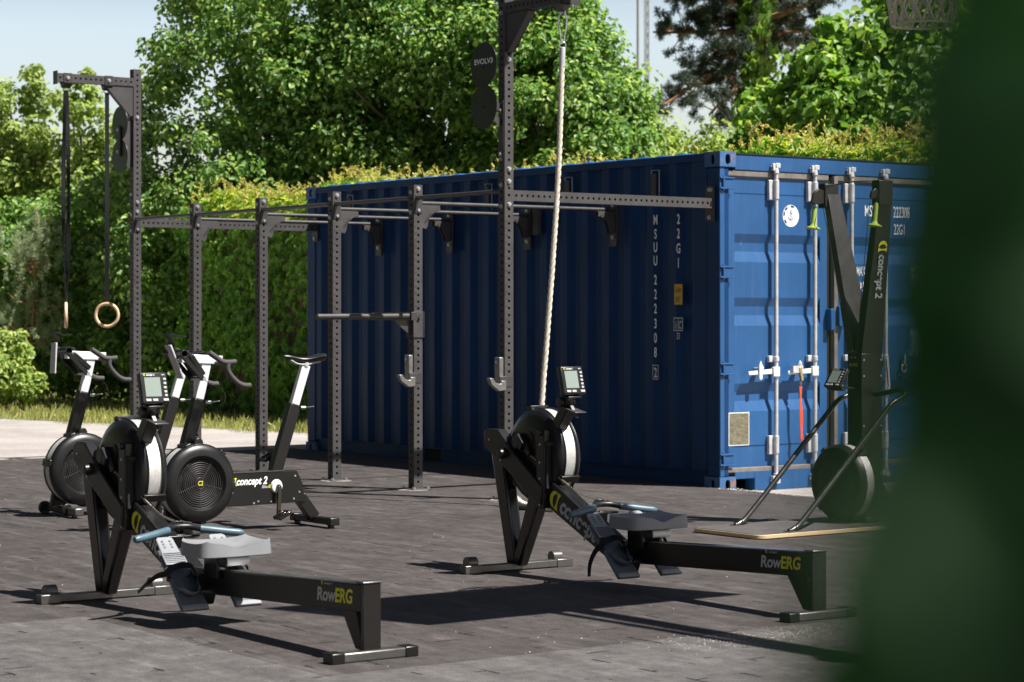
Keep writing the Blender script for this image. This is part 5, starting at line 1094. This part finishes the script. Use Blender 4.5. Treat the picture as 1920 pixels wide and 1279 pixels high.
for sx, nm in ((-1, 'l'), (1, 'r')):
    xb = 2.79 + sx*0.032; xt = 2.765 + sx*0.235
    bb = MB(); q = []
    for x_, z_, wx, y0_, y1_ in ((xb, 1.065, 0.058, cy0 - 0.002, cy1), (xt, 2.10, 0.05, cy0 - 0.005, cy0 + 0.10)):
        q += [(x_ - wx/2, y0_, z_), (x_ + wx/2, y0_, z_), (x_ + wx/2, y1_, z_), (x_ - wx/2, y1_, z_)]
    bb.add([Vector(p) for p in q], [(3,2,1,0),(4,5,6,7),(0,1,5,4),(1,2,6,5),(2,3,7,6),(3,0,4,7)])
    ms_ = bb.build('mast', 'rigdark' if sx < 0 else 'blk', sk, 0.004)
    if sx > 0:
        d = Vector((xt - xb, 0.0, 1.035)).normalized(); dn = -d
        # lettering runs down the outer face
        fo = Vector((xt + 0.0255, cy0 + 0.018, 2.09)); f1 = Vector((xb + 0.0370, cy0 + 0.05, 1.10)); dn = (f1 - fo).normalized(); upv = Vector((0, 1, 0)) - dn*dn.y; upv.normalize()
        s0 = fo + dn*0.33
        emblem(ms_, s0 + Vector((0.003, 0, 0)), dn, upv, 0.075); text('mast_lettering', "concept 2", s0 + dn*0.085 + upv*0.014 + Vector((0.0035, 0, 0)), dn, upv, 0.062, 'greyprint', ms_, xs=0.80, shear=0.12, bold=0.03)
    # pulley head
    b = MB(); b.box(xt - 0.032, xt + 0.032, cy0 - 0.03, cy0 + 0.09, 1.98, 2.135); ph = b.build('pulley_head', 'blk', sk, 0.006)
    gk = 0.55 if sx > 0 else 0.85; b = MB(); b.prism([(p_[0]*gk, p_[1]*gk) for p_ in ((0.0, -0.02), (0.02, 0.05), (0.08, 0.06), (0.13, 0.02), (0.15, -0.04), (0.12, -0.06), (0.03, -0.05))], (xt + 0.008, cy0 - 0.01, 2.05), (0, -1, 0), (0, 0, 1), -0.016); b.cyl((xt - 0.012, cy0 - 0.09*gk, 2.045), (xt + 0.014, cy0 - 0.09*gk, 2.045), 0.012, n=12); b.build('pulley_guard', 'blk', ph, 0.003)
    # grip
    hp = Vector((xt + (0.03 if sx > 0 else -0.005), cy0 - (0.055 if sx > 0 else 0.085), 1.975)); hh = bpy.data.objects
    b = MB(); b.lathe([(0.0, 0.02), (0.011, 0.018), (0.0145, 0.0), (0.0150, -0.09), (0.020, -0.108), (0.047, -0.122), (0.048, -0.127), (0.0, -0.130)], hp, (0.0, 0.12*1, 1), 20); b.build('hand_grip', 'green', sk, sharp=50)
    b = MB(); b.tube([hp + Vector((0, 0, 0.01)), hp + Vector((0, 0.02, 0.07)), Vector((xt, cy0 - 0.06, 2.06))], 0.003, 6); b.build('drive_cord', 'blkplastic', sk)
b = MB(); b.tube(smoothed([(2.765 - 0.235, cy0 - 0.02, 2.11), (2.765, cy0 - 0.02, 2.135), (2.765 + 0.235, cy0 - 0.02, 2.13)], 8), 0.0035, 6); b.tube([(2.53, cy0 - 0.02, 2.0), (2.76, cy0 - 0.012, 1.08)], 0.002, 6); b.tube([(2.95, cy0 - 0.03, 2.0), (2.82, cy0 - 0.012, 1.08)], 0.002, 6); b.build('drive_cord', 'rubber', sk)
fc = Vector((2.79, -1.455, 0.274)); b = MB()
b.lathe([(0.0, 0.085), (0.05, 0.088), (0.145, 0.080), (0.155, 0.066), (0.17, 0.070), (0.215, 0.062), (0.235, 0.035), (0.236, 0.02)], fc, (0, -1, 0), 56); b.lathe([(0.236, -0.045), (0.233, -0.062), (0.20, -0.075), (0.0, -0.08)], fc, (0, -1, 0), 56); fw = b.build('flywheel_cover', 'blkplastic', sk, sharp=35)
b = MB(); b.lathe([(0.231, 0.022), (0.231, -0.046)], fc, (0, -1, 0), 56); b.build('flywheel_cage', 'cage', fw)
b = MB()
for t_ in (0.9, 2.2, 3.9, 5.2): b.bar(fc + Vector((0.238*math.cos(t_), 0.06, 0.238*math.sin(t_))), fc + Vector((0.238*math.cos(t_), -0.035, 0.238*math.sin(t_))), 0.04, 0.022, (math.cos(t_), 0, math.sin(t_)))
b.build('cage_clip', 'blkplastic', fw, 0.004)
text('hub_lettering', "C2", fc + Vector((0, -0.0885, -0.012)), (1, 0, 0), (0, 0, 1), 0.026, 'yellow', fw, xs=0.75, bold=0.015, align='CENTER')
mo, _ = monitor(sk, (2.775, cy0 - 0.15, 0.925), (1, 0, 0), (0, 0.55, 0.83), 0.14, 0.135, 0.03)
b = MB(); b.bar((2.79, cy0, 0.85), (2.785, cy0 - 0.13, 0.865), 0.05, 0.012); b.cyl((2.72, cy0 - 0.15, 0.86), (2.85, cy0 - 0.15, 0.86), 0.02, n=16); b.build('monitor_bracket', 'blkplastic', sk, 0.003)
for xx, cxx in ((2.585, cx0), (3.06, cx1)):
    sg = -1 if xx < 2.79 else 1
    pts = [(xx, -2.16, 0.031), (xx, -2.12, 0.045), (xx, -2.02, 0.115), (xx, -1.42, 0.66), (xx, -1.30, 0.765), (xx, -1.215, 0.80), (xx - sg*0.015, -1.175, 0.83), (xx - sg*0.06, -1.185, 0.845), (xx - sg*0.12, -1.21, 0.83), (cxx, -1.23, 0.815)]
    b = MB(); b.tube(smoothed(pts, 6), 0.0165, 14); hr = b.build('handrail', 'darkrail', sk, sharp=70)
    b = MB(); b.cyl((xx, -2.16, 0.031), (xx, -2.16, 0.035), 0.035, n=20); b.build('rail_flange', 'footbar', hr)

# ================================================================== BASKETBALL HOOP (mostly above and right of the frame)
bh = thing('basketball_hoop', 'basketball net and hoop on a tall pole at the top right corner', 'basketball hoop', (3.25, 7.62, 0), 0)
OFF = Vector((3.25, 7.62, 0)); ud = Vector((-0.59, 0.8074, 0)); vd = Vector((0.8074, 0.59, 0))
bl = Vector((1.368, 8.71, 2.9)); br = bl + vd*1.78; tl_ = bl + Vector((-0.10, 0.24, 1.08)); tr_ = tl_ + vd*1.78; th = ud*0.03
b = MB(); b.add([bl, br, tr_, tl_, bl - th, br - th, tr_ - th, tl_ - th], [(0,1,2,3),(7,6,5,4),(0,4,5,1),(1,5,6,2),(2,6,7,3),(3,7,4,0)]); b.build('backboard', 'boardw', bh, 0.003)
rc = (bl + br)/2 + ud*0.62 + vd*0.08; rc.z = 3.04
b = MB(); b.ring(rc, (0, 0, 1), 0.228, 0.009, 36, 8); b.bar(rc - ud*0.22, rc - ud*0.60, 0.12, 0.02); rm = b.build('rim', 'red', bh)
b = MB(); lv = 7; nn_ = 16
for k in range(nn_):
    for dr in (-1, 1):
        P = []
        for q in range(lv*2 + 1):
            f = q/(lv*2); rr = 0.228 - 0.095*f**0.8; a = 2*math.pi*(k + dr*q*0.25)/nn_; P.append(rc + Vector((rr*math.cos(a), rr*math.sin(a), -0.47*f)))
        b.tube(P, 0.0065, 5)
for f in (0.5, 1.0): b.ring(rc - Vector((0, 0, 0.47*f)), (0, 0, 1), 0.228 - 0.095*f**0.8, 0.006, 32, 5)
b.build('net', 'net', rm)
b = MB(); b.bar((bl + br)/2 - ud*0.03 + Vector((0, 0, 0.25)), Vector((3.25, 7.62, 3.05)), 0.10, 0.10); b.bar((bl + br)/2 - ud*0.03 + Vector((0, 0, 0.7)), Vector((3.25, 7.62, 3.3)), 0.05, 0.05); b.build('extension_arm', 'mast', bh, 0.004)
b = MB(); b.cyl((3.25, 7.62, 0), (3.25, 7.62, 3.4), 0.065, n=20); b.cyl((3.25, 7.62, 0), (3.25, 7.62, 0.02), 0.2, n=24); b.build('pole', 'mast', bh)
OFF = Vector((0, 0, 0))

# ================================================================== VEGETATION
def trunk(parent, base, top, r0, r1, limbs, m='bark', spread=0.5):
    b = MB(); base = Vector(base); top = Vector(top); mid = base.lerp(top, 0.5) + Vector((random.uniform(-.12, .12), random.uniform(-.12, .12), 0))
    ax = smoothed([base, mid, top], 6); b.tube(ax, [r0 + (r1 - r0)*i/(len(ax) - 1) for i in range(len(ax))], 10)
    for l in limbs:
        s_ = ax[int(random.uniform(0.25, 0.85)*(len(ax) - 1))]; e = Vector(l)
        m_ = s_.lerp(e, 0.5) + Vector((0, 0, -0.12*(e - s_).length*spread)); q = smoothed([s_, m_, e], 4); b.tube(q, [r1*1.1 + (0.012 - r1*1.1)*i/(len(q) - 1) for i in range(len(q))], 6)
    return b.build('trunk', m, parent, sharp=60)
def tree(name, label, cat, base, outline, nblob, per, lsize, m, br=(0.28, 0.5), group=None, bark='bark', trunk_r=0.14, aspect=0.62, trunk_h=None, shell=0.55, lift=0.0, droop=0.15):
    """outline: list of ellipsoids (cx, cy, cz, rx, ry, rz) in world space; small leaf clumps sit on and near their surfaces."""
    t_ = thing(name, label, cat, base, 0, group, base)
    cs = []; rs = []; vol = [e[3]*e[4]*e[5] for e in outline]; tot = sum(vol)
    for e, v_ in zip(outline, vol):
        k = max(4, int(nblob*v_/tot)); d = rdir(k); q = shell + (1 - shell)*rng.random(k)**0.6
        cs.append(np.array(e[:3]) + d*q[:, None]*np.array(e[3:])); rs.append(rng.uniform(br[0], br[1], k))
    cs = np.vstack(cs); rs = np.concatenate(rs); kp = cs[:, 2] > 0.15; cs = cs[kp]; rs = rs[kp]
    p, nn, dd = blobs(cs, rs, per); kp = p[:, 2] > -0.02; p, nn, dd = p[kp], nn[kp], dd[kp]
    sz = rng.uniform(lsize*0.65, lsize*1.25, len(p))
    off = np.array(base)
    leaf_object('crown', m, p - off, nn, dd, sz, t_, aspect=aspect, droop=droop)
    top = max(outline, key=lambda e: e[2] + e[5]); th_ = trunk_h or (top[2] + top[5]*0.4)
    lim = [cs[i] for i in rng.choice(len(cs), min(16, len(cs)), replace=False)]
    trunk(t_, base, (top[0], top[1], th_), trunk_r, trunk_r*0.3, lim, bark)
    return t_
gz = -0.036
# the big leafy trees behind the hedge
g3 = 'tall leafy trees behind the hedge and the container'
tree('leafy_tree', 'tall dense leafy tree behind the left ring arm, left edge against the sky', 'tree', (-3.7, 32.6, gz), [(-3.9, 32.3, 2.9, 1.85, 1.5, 3.1), (-3.3, 32.4, 5.0, 1.75, 1.5, 2.5), (-4.4, 32.2, 1.6, 1.6, 1.3, 1.8), (-2.6, 32.3, 3.0, 1.4, 1.4, 2.6)], 590, 104, 0.098, 'leafA', group=g3, br=(0.25, 0.46), shell=0.72)
tree('leafy_tree', 'tall dense leafy tree rising straight behind the dip bars', 'tree', (-1.1, 32.2, gz), [(-1.3, 31.9, 3.6, 1.75, 1.4, 2.6), (-1.0, 32.0, 5.4, 1.8, 1.4, 2.2)], 440, 104, 0.098, 'leafA', group=g3, br=(0.25, 0.46), shell=0.72)
tree('leafy_tree', 'leafy tree behind the rope, its rounded right side against the sky', 'tree', (0.7, 31.0, gz), [(0.55, 30.8, 3.4, 1.35, 1.3, 2.1), (0.15, 31.0, 4.6, 1.2, 1.2, 1.7), (1.1, 30.8, 3.2, 0.85, 1.0, 1.7)], 350, 104, 0.092, 'leafA', group=g3, br=(0.22, 0.42), shell=0.7)
# left side
g4 = 'young sparse trees against the sky at the left'
def px(pxx, Y): return (pxx - 960)*Y/FPX
tree('young_tree', 'thin young tree at the left edge behind the small pine', 'tree', (px(40, 36), 36, gz), [(px(62, 36), 36, 3.6, 0.40, 0.5, 1.95), (px(0, 36), 36, 3.5, 0.38, 0.5, 2.0)], 150, 52, 0.10, 'leafB', br=(0.12, 0.30), group=g4, trunk_r=0.05, shell=0.1, trunk_h=4.2)
tree('young_tree', 'thin young tree between the two ring straps', 'tree', (px(165, 35.5), 35.5, gz), [(px(150, 35.5), 35.5, 3.4, 0.50, 0.5, 1.95), (px(205, 35.5), 35.4, 3.1, 0.5, 0.5, 1.7)], 170, 52, 0.10, 'leafB', br=(0.12, 0.30), group=g4, trunk_r=0.05, shell=0.1, trunk_h=4.2)
tree('young_tree', 'thin young tree left of the outer ring strap', 'tree', (px(95, 37.5), 37.5, gz), [(px(95, 37.5), 37.5, 2.9, 0.8, 0.6, 1.7)], 110, 52, 0.10, 'leafB', br=(0.14, 0.32), group=g4, trunk_r=0.05, shell=0.1, trunk_h=3.2)
tree('dark_shrub', 'dense dark green shrub behind the ring and the left exercise bike', 'shrub', (px(175, 34), 34, gz), [(px(150, 34), 34.2, 1.7, 1.3, 0.9, 1.85), (px(290, 34), 33.6, 1.8, 1.2, 0.9, 2.0), (px(330, 33), 32.4, 1.3, 0.9, 0.7, 1.5), (px(60, 35), 35.0, 1.6, 1.1, 0.9, 1.7), (px(-20, 35), 35.2, 1.5, 0.8, 0.9, 1.8)], 620, 60, 0.11, 'leafA', br=(0.2, 0.4), trunk_r=0.08, shell=0.5, trunk_h=2.2)
tree('bright_shrub', 'low bright green shrub on the grass at the left edge', 'shrub', (px(18, 31.4), 31.4, gz), [(px(18, 31.4), 31.4, 0.50, 0.46, 0.4, 0.56)], 60, 70, 0.085, 'leafB', br=(0.12, 0.2), trunk_r=0.03, shell=0.6, trunk_h=0.5)
# small pine
def needles(name, parent, tips, m, per, ln, off, spread=0.9):
    n_ = len(tips)*per; c = np.repeat(np.array([t[0] for t in tips]), per, 0); ax = np.repeat(np.array([t[1] for t in tips]), per, 0); L = np.repeat(np.array([t[2] for t in tips]), per)
    q = rng.random(n_); p = c + ax*(L*q)[:, None]; d = ax*0.7 + rdir(n_)*spread; d /= np.linalg.norm(d, axis=1)[:, None]
    p = p + d*ln*0.5
    return leaf_object(name, m, p - np.array(off), rdir(n_), d, np.full(n_, ln), parent, aspect=0.10, fold=0.0, droop=0.0)
def pine(name, label, base, H, Rr, tips_n, m, ln, per, bark='pinebark', lean=(0, 0), zmin=0.6, r0=0.06, clump=None, limbs=16, up=0.6, tl=(0.15, 0.4)):
    t_ = thing(name, label, 'pine tree', base, 0, None, base); tips = []; base = Vector(base); b = MB(); top = base + Vector((lean[0], lean[1], H))
    ax = smoothed([base, base.lerp(top, 0.4) + Vector((0.1, 0, 0)), top], 8); b.tube(ax, [r0*(1 - 0.85*i/(len(ax) - 1)) for i in range(len(ax))], 9)
    for k in range(limbs):
        f = random.uniform(zmin/H, 0.98); s_ = base.lerp(top, f); a = random.uniform(0, 2*math.pi); rr = Rr*(1.05 - 0.75*f)*random.uniform(0.6, 1.1)
        e = s_ + Vector((math.cos(a)*rr, math.sin(a)*rr*0.8, random.uniform(0.05, 0.35)*rr)); q = smoothed([s_, s_.lerp(e, 0.5) + Vector((0, 0, -0.05)), e], 4); b.tube(q, [r0*0.33*(1 - 0.8*i/(len(q) - 1)) + 0.004 for i in range(len(q))], 5)
        for j in range(tips_n):
            c = s_.lerp(e, random.uniform(0.35, 1.0)) + Vector([random.gauss(0, 0.10*Rr + 0.04) for _ in range(3)]); d = Vector((random.gauss(0, 0.35), random.gauss(0, 0.35), up)).normalized(); tips.append((tuple(c), tuple(d), random.uniform(*tl)))
    b.build('trunk', bark, t_, sharp=60); needles('crown', t_, tips, m, per, ln, tuple(base)); return t_
pine('small_pine', 'small grey green pine with pale upright shoots at the left edge', (px(35, 32.6), 32.6, gz), 2.95, 0.85, 9, 'needleY', 0.075, 60, lean=(0.25, 0), zmin=0.9, r0=0.035, limbs=20, up=1.0, tl=(0.12, 0.38))
# big dark pine at the upper right
def bigpine():
    base = (px(1418, 37), 37, gz); t_ = thing('tall_pine', 'tall dark pine with loose branches against the sky, upper right', 'pine tree', base, 0, None, base); b = MB(); B = Vector(base); random.seed(21)
    b.tube(smoothed([B, B + Vector((0.1, 0, 3.5)), B + Vector((0.0, 0, 7.5)), B + Vector((0.15, 0, 11))], 6), [0.2*(1 - 0.5*i/18) for i in range(19)], 12); tips = []
    br_ = [((1385, 118), (1240, 200)), ((1400, 60), (1225, 60)), ((1400, 20), (1250, -30)), ((1400, 110), (1290, 160)), ((1420, 5), (1330, 60)), ((1425, 40), (1560, -10)), ((1420, 80), (1530, 60)), ((1400, 30), (1300, 30)), ((1425, -30), (1600, -60)), ((1410, -60), (1260, -90)), ((1405, 95), (1330, 110)), ((1420, 60), (1500, 30)), ((1400, 150), (1330, 215))]
    for (a, c) in br_:
        s_ = A(a[0], a[1], 37); e = A(c[0], c[1], 37 + random.uniform(-1.2, 1.0)); q = smoothed([s_, s_.lerp(e, 0.5) + Vector((0, 0, random.uniform(-0.25, 0.2))), e], 6); b.tube(q, [0.055*(1 - 0.8*i/(len(q) - 1)) + 0.008 for i in range(len(q))], 6)
        for j in range(24):
            f = random.uniform(0.25, 1.08); cc = s_.lerp(e, f) + Vector((random.gauss(0, 0.20), random.gauss(0, 0.35), random.gauss(0.02, 0.20))); q2 = s_.lerp(e, max(0.1, f - 0.15)); b.tube([q2, q2.lerp(cc, 0.5) + Vector((0, 0, 0.03)), cc], [0.012, 0.009, 0.005], 4)
            for w_ in range(3): d = Vector((random.gauss(0, 1), random.gauss(0, 1), random.gauss(0.5, 0.7))).normalized(); tips.append((tuple(cc), tuple(d), random.uniform(0.10, 0.22)))
    b.build('trunk', 'pinebark', t_, sharp=60); needles('crown', t_, tips, 'needle', 70, 0.105, base, 0.9)
    p = []; k = 2600; zz = rng.uniform(1.6, 8.0, k); aa = rng.random(k)*2*math.pi; rr = rng.uniform(0.17, 0.40, k)*(1.15 - zz*0.05)
    P = np.column_stack([base[0] + rr*np.cos(aa), base[1] + rr*np.sin(aa), zz]); d = np.column_stack([np.cos(aa), np.sin(aa), np.full(k, -0.3)])
    o = leaf_object('ivy', 'leafM', P - np.array(base), d + rdir(k)*0.4, np.array([0, 0, -1.0]) + rdir(k)*0.4, rng.uniform(0.10, 0.17, k), t_, aspect=0.85); 
bigpine()
tree('maple_tree', 'broad leaved maple tree above the right end of the hedge', 'tree', (px(1590, 29), 29, gz), [(px(1560, 29), 29, 3.35, 0.82, 0.8, 1.35), (px(1690, 29), 29.2, 3.5, 1.0, 0.9, 1.6), (px(1490, 29.5), 29.5, 3.1, 0.62, 0.6, 1.15), (px(1830, 29), 29.5, 3.6, 1.0, 0.9, 1.9), (px(1600, 29), 29.0, 4.35, 0.75, 0.6, 0.95), (px(1460, 29.5), 29.5, 3.3, 0.55, 0.6, 1.2), (px(1720, 29), 29.3, 4.6, 0.9, 0.7, 1.2)], 420, 58, 0.135, 'leafM', br=(0.2, 0.38), trunk_r=0.09, aspect=0.85, shell=0.6)
tree('pale_bush', 'pale airy bush under the pine, above the container corner', 'bush', (px(1310, 31), 31, gz), [(px(1330, 31), 31, 3.0, 0.6, 0.5, 1.2), (px(1265, 31), 31, 2.9, 0.6, 0.5, 1.1), (px(1215, 31), 30.6, 2.9, 0.5, 0.5, 1.0), (px(1245, 31), 31.4, 3.1, 0.5, 0.5, 1.0), (px(1400, 31.2), 31.2, 2.6, 0.5, 0.5, 1.2)], 240, 50, 0.09, 'leafB', br=(0.14, 0.3), trunk_r=0.05, shell=0.25)
# creeper covered fence behind the container
hedge = sthing('creeper_hedge', 'long fence overgrown with virginia creeper, golden shoots along its sunlit top', 'hedge', (-6, 3.4, gz))
HY0, HY1 = 3.15, 3.85
b = MB(); b.box(-14.6, 1.6, 3.38, 3.50, gz, 2.55); b.build('fence', 'bark', hedge)
def palm(n_, xs, ys, zs, nrm, sz, m, name, hang=0.8):
    P = np.column_stack([xs, ys, zs]); C = []; N = []; D = []; S = []
    nb = nrm + rdir(n_)*0.45; base_d = np.array([0, 0, -hang]) + rdir(n_)*0.75
    nb /= np.linalg.norm(nb, axis=1)[:, None]; base_d -= nb*(base_d*nb).sum(1)[:, None]; base_d /= np.linalg.norm(base_d, axis=1)[:, None]; side = np.cross(nb, base_d)
    for k, (ang, sc2) in enumerate(((0, 1.0), (0.75, 0.88), (-0.75, 0.88), (1.55, 0.62), (-1.55, 0.62))):
        d = base_d*math.cos(ang) + side*math.sin(ang); s_ = sz*sc2; C.append(P + d*(s_*0.5)[:, None]); N.append(nb + rdir(n_)*0.12); D.append(d); S.append(s_)
    return leaf_object(name, m, np.vstack(C) - np.array(OFF), np.vstack(N), np.vstack(D), np.concatenate(S), hedge, aspect=0.42, fold=0.2, droop=0.22)
def wobz(x): return 2.86 + 0.08*np.sin(x*1.7) + 0.06*np.sin(x*4.1 + 1) + 0.05*np.sin(x*0.6 + 2)
n_ = 11500; xs = rng.uniform(-14.7, 1.6, n_); zz = rng.uniform(-0.02, 1, n_); zs = zz*(wobz(xs) - 0.04); ys = HY0 + 0.10*np.sin(xs*2.3 + zs*2) + 0.09*np.sin(zs*5.1 + xs) + rng.normal(0, 0.05, n_) + rng.random(n_)**2*0.3
kp = (xs < -6.5) | (zs > 1.9) | (rng.random(n_) < 0.5); xs, ys, zs = xs[kp], ys[kp], zs[kp]; k = len(xs)
palm(k, xs, ys, zs, np.tile([0.1, -1.0, 0.35], (k, 1)), rng.uniform(0.075, 0.125, k), 'leafC', 'creeper_foliage')
n_ = 4300; xs = rng.uniform(-14.7, 1.6, n_); ys = rng.uniform(HY0 - 0.10, HY1, n_); zs = wobz(xs) - 0.02 - rng.random(n_)**2*0.25 - 0.10*((ys - 3.5)/0.4)**2 + rng.normal(0, 0.03, n_)
palm(n_, xs, ys, zs, np.tile([0.1, -0.5, 1.0], (n_, 1)), rng.uniform(0.06, 0.10, n_), 'leafT', 'creeper_top_foliage', 0.3)
# curling shoots
C = []; N = []; D = []; S = []
for i in range(760):
    x = random.uniform(-14.6, 1.5); y = random.uniform(HY0 - 0.05, HY1); z = float(wobz(x)) + random.uniform(-0.12, 0.03); L = random.uniform(0.08, 0.26); d = Vector((random.gauss(0, 0.5), random.gauss(-0.1, 0.4), 1)).normalized(); bend = Vector((random.gauss(0, 0.8), random.gauss(0, 0.8), -0.7)); p = Vector((x, y, z))
    for k in range(7):
        f = k/6; q = p + d*L*f + bend*L*f*f*0.35; C.append(q - OFF); N.append(rdir(1)[0]); D.append(d + bend*f*0.6); S.append(L/4.2)
        if k > 1: C.append(q - OFF + Vector(rdir(1)[0])*0.018); N.append(rdir(1)[0]); D.append(rdir(1)[0] + np.array([0, 0, -0.5])); S.append(random.uniform(0.03, 0.055))
leaf_object('creeper_shoots', 'shoot', C, N, D, S, hedge, aspect=0.34)
OFF = Vector((0, 0, 0))
# distant things
def mast(label, pxx, Y, H, wd, lattice=True, guys=()):
    x = px(pxx, Y); t_ = thing('radio_mast', label, 'radio mast', (x, Y, gz), 0); b = MB()
    if lattice:
        c3 = [(wd/2, 0), (-wd/2, 0.0), (0, wd*0.8)]
        for c in c3: b.cyl((c[0], c[1], 0), (c[0], c[1], H), 0.035, n=6)
        k = 0
        while k*0.45 < H - 0.5:
            for i in range(3):
                a, c = c3[i], c3[(i+1) % 3]; b.cyl((a[0], a[1], k*0.45), (c[0], c[1], k*0.45 + 0.45), 0.014, n=4); b.cyl((a[0], a[1], k*0.45), (c[0], c[1], k*0.45), 0.012, n=4)
            k += 1
    else: b.tube([(0, 0, 0), (0, 0, H)], [0.09, 0.05], 8)
    b.build('mast_frame', 'mast', t_)
    for g in guys: b = MB(); b.cyl((0, 0, H*0.92), g, 0.012, n=4); b.build('guy_wire', 'mast', t_)
mast('lattice mast against the sky with guy wires, left of the pine', 1213, 95, 34, 0.17, True, ((-14, -3, 0), (14, 3, 0)))
mast('single dark pole mast just left of the lattice mast', 1197, 90, 32, 0, False)
mast('faint thin pole mast beside the climbing rope top', 1103, 130, 40, 0, False, ((-16, 0, 0), (18, 2, 0)))
hs = thing('distant_house', 'pale house with an orange tiled roof glimpsed through the left trees', 'house', (px(90, 62), 62, gz), 0); b = MB(); b.box(-2.2, 2.0, -2, 3, 0, 4.1); b.build('wall', 'house', hs)
b = MB(); b.prism([(-2.4, 4.1), (3.4, 4.1), (0.5, 5.5)], (-2.4, 0, 0), (0, 1, 0), (0, 0, 1), 4.6); b.build('roof', 'roofred', hs)
b = MB()
for x in (-1.3, 0, 1.2): b.box(x - 0.45, x + 0.45, -2.02, -2.003, 2.2, 3.4)
b.build('window', 'dark', hs)

# unseen hall, added to keep skylight off the container's long side
hl = sthing('skylight_blocker_hall', 'added unseen dark hall block that keeps skylight off the long side of the container', 'skylight blocker', (-4, -14.5, gz))
b = MB(); b.box(-24, 6, -30, -14.5, gz, 10.5); b.build('wall', 'blkplastic', hl); b = MB(); b.box(-24.5, 6.5, -30.5, -14.1, 10.5, 10.9); b.build('roof', 'mast', hl, 0.02)
b = MB()
for q in range(7): b.box(-20 + q*3.6, -18.2 + q*3.6, -14.5, -14.46, 1.0, 3.2)
b.build('window', 'blkgloss', hl)

cs = []; rs = []  # unseen leaf mass, added to block sky and reflections on the container wall
for k in range(150):
    f = rng.random(); a_ = (-13 - 24*f + rng.normal(0, 1.2), 4 + 46*f + rng.normal(0, 1.2), rng.uniform(0.5, 10.0)); cs.append(a_); rs.append(rng.uniform(1.1, 1.9))
kp = [i for i, c in enumerate(cs) if c[0] + rs[i] < -0.24*c[1] - 1.2]; cs = np.array(cs)[kp]; rs = np.array(rs)[kp]
p, nn, dd = blobs(cs, rs, 120)
wd_ = leaf_object('blocker_wood', 'leafA', p, nn, dd, rng.uniform(0.35, 0.6, len(p)), aspect=0.7); tag(wd_, 'added unseen woodland edge beyond the left side of the yard', 'blocker_wood', kind='stuff')

# ================================================================== NEAR SHRUB (right edge, out of focus)
ns = thing('near_shrub', 'blurred dark green leaves of a shrub close to the camera, right edge', 'shrub', (0.62, 0.40, gz), 0, None, (0, 0, 0))
bpy_off = np.array([0.62, 0.40, gz])
ctl = [(-200, 1760), (0, 1725), (200, 1685), (330, 1658), (450, 1638), (600, 1628), (750, 1640), (880, 1632), (980, 1598), (1080, 1552), (1180, 1515), (1279, 1492), (1500, 1470)]
def edge(py): return np.interp(py, [c[0] for c in ctl], [c[1] for c in ctl])
n_ = 5200; Yl = rng.uniform(0.185, 0.30, n_); Zl = rng.uniform(1.18, 1.45, n_); ex = 0.006 + rng.random(n_)**1.2*0.16
pyl = 592 - (Zl - CH)*FPX/Yl; Xl = (edge(pyl) - 960)/FPX*Yl + ex
P1 = np.column_stack([Xl, Yl, Zl]); s1 = rng.uniform(0.016, 0.028, n_)
pxl = 960 + Xl/Yl*FPX; thin = (((pyl - 790)/150)**2 + ((pxl - 1850)/85)**2 < 1) & (rng.random(n_) < 0.97)   # a thinner place in the foliage
P1 = P1[~thin]; s1 = s1[~thin]; n_ = len(P1)
N1 = rdir(n_)*0.5 + np.array([-0.5, -1.0, 0.25])
n2 = 2700; P2 = np.column_stack([rng.uniform(0.30, 1.25, n2), rng.uniform(-0.75, 0.75, n2), rng.uniform(0.2, 2.5, n2)])
kp = (P2[:, 0] > 0.2277*np.maximum(P2[:, 1], 0) + 0.13) & (((P2[:, 0] - 0.8)/0.55)**2 + ((P2[:, 1] - 0.0)/0.8)**2 + ((P2[:, 2] - 1.4)/1.15)**2 < 1)
P2 = P2[kp]; s2 = rng.uniform(0.06, 0.10, len(P2)); N2 = rdir(len(P2)) + np.array([0.2, -0.2, 0.5])
leaf_object('near_foliage', 'nearleaf', np.vstack([P1, P2]) - bpy_off, np.vstack([N1, N2]), np.vstack([rdir(n_), rdir(len(P2))]) + np.array([0, 0, -0.6]), np.concatenate([s1, s2]), ns, aspect=0.62)
b = MB(); OFF = Vector(bpy_off)
for k in range(9):
    e = Vector((random.uniform(0.25, 1.0), random.uniform(-0.4, 0.5), random.uniform(1.2, 2.3))); s_ = Vector((0.62 + random.uniform(-.05, .05), 0.40 + random.uniform(-.05, .05), gz)); 
    if e.x < 0.2277*max(e.y, 0) + 0.2: e.x += 0.15
    b.tube(smoothed([s_, s_.lerp(e, 0.5) + Vector((0.05, 0, 0.1)), e], 5), [0.014 - 0.0009*i for i in range(11)], 6)
b.build('stem', 'bark', ns, sharp=60)
OFF = Vector((0, 0, 0))
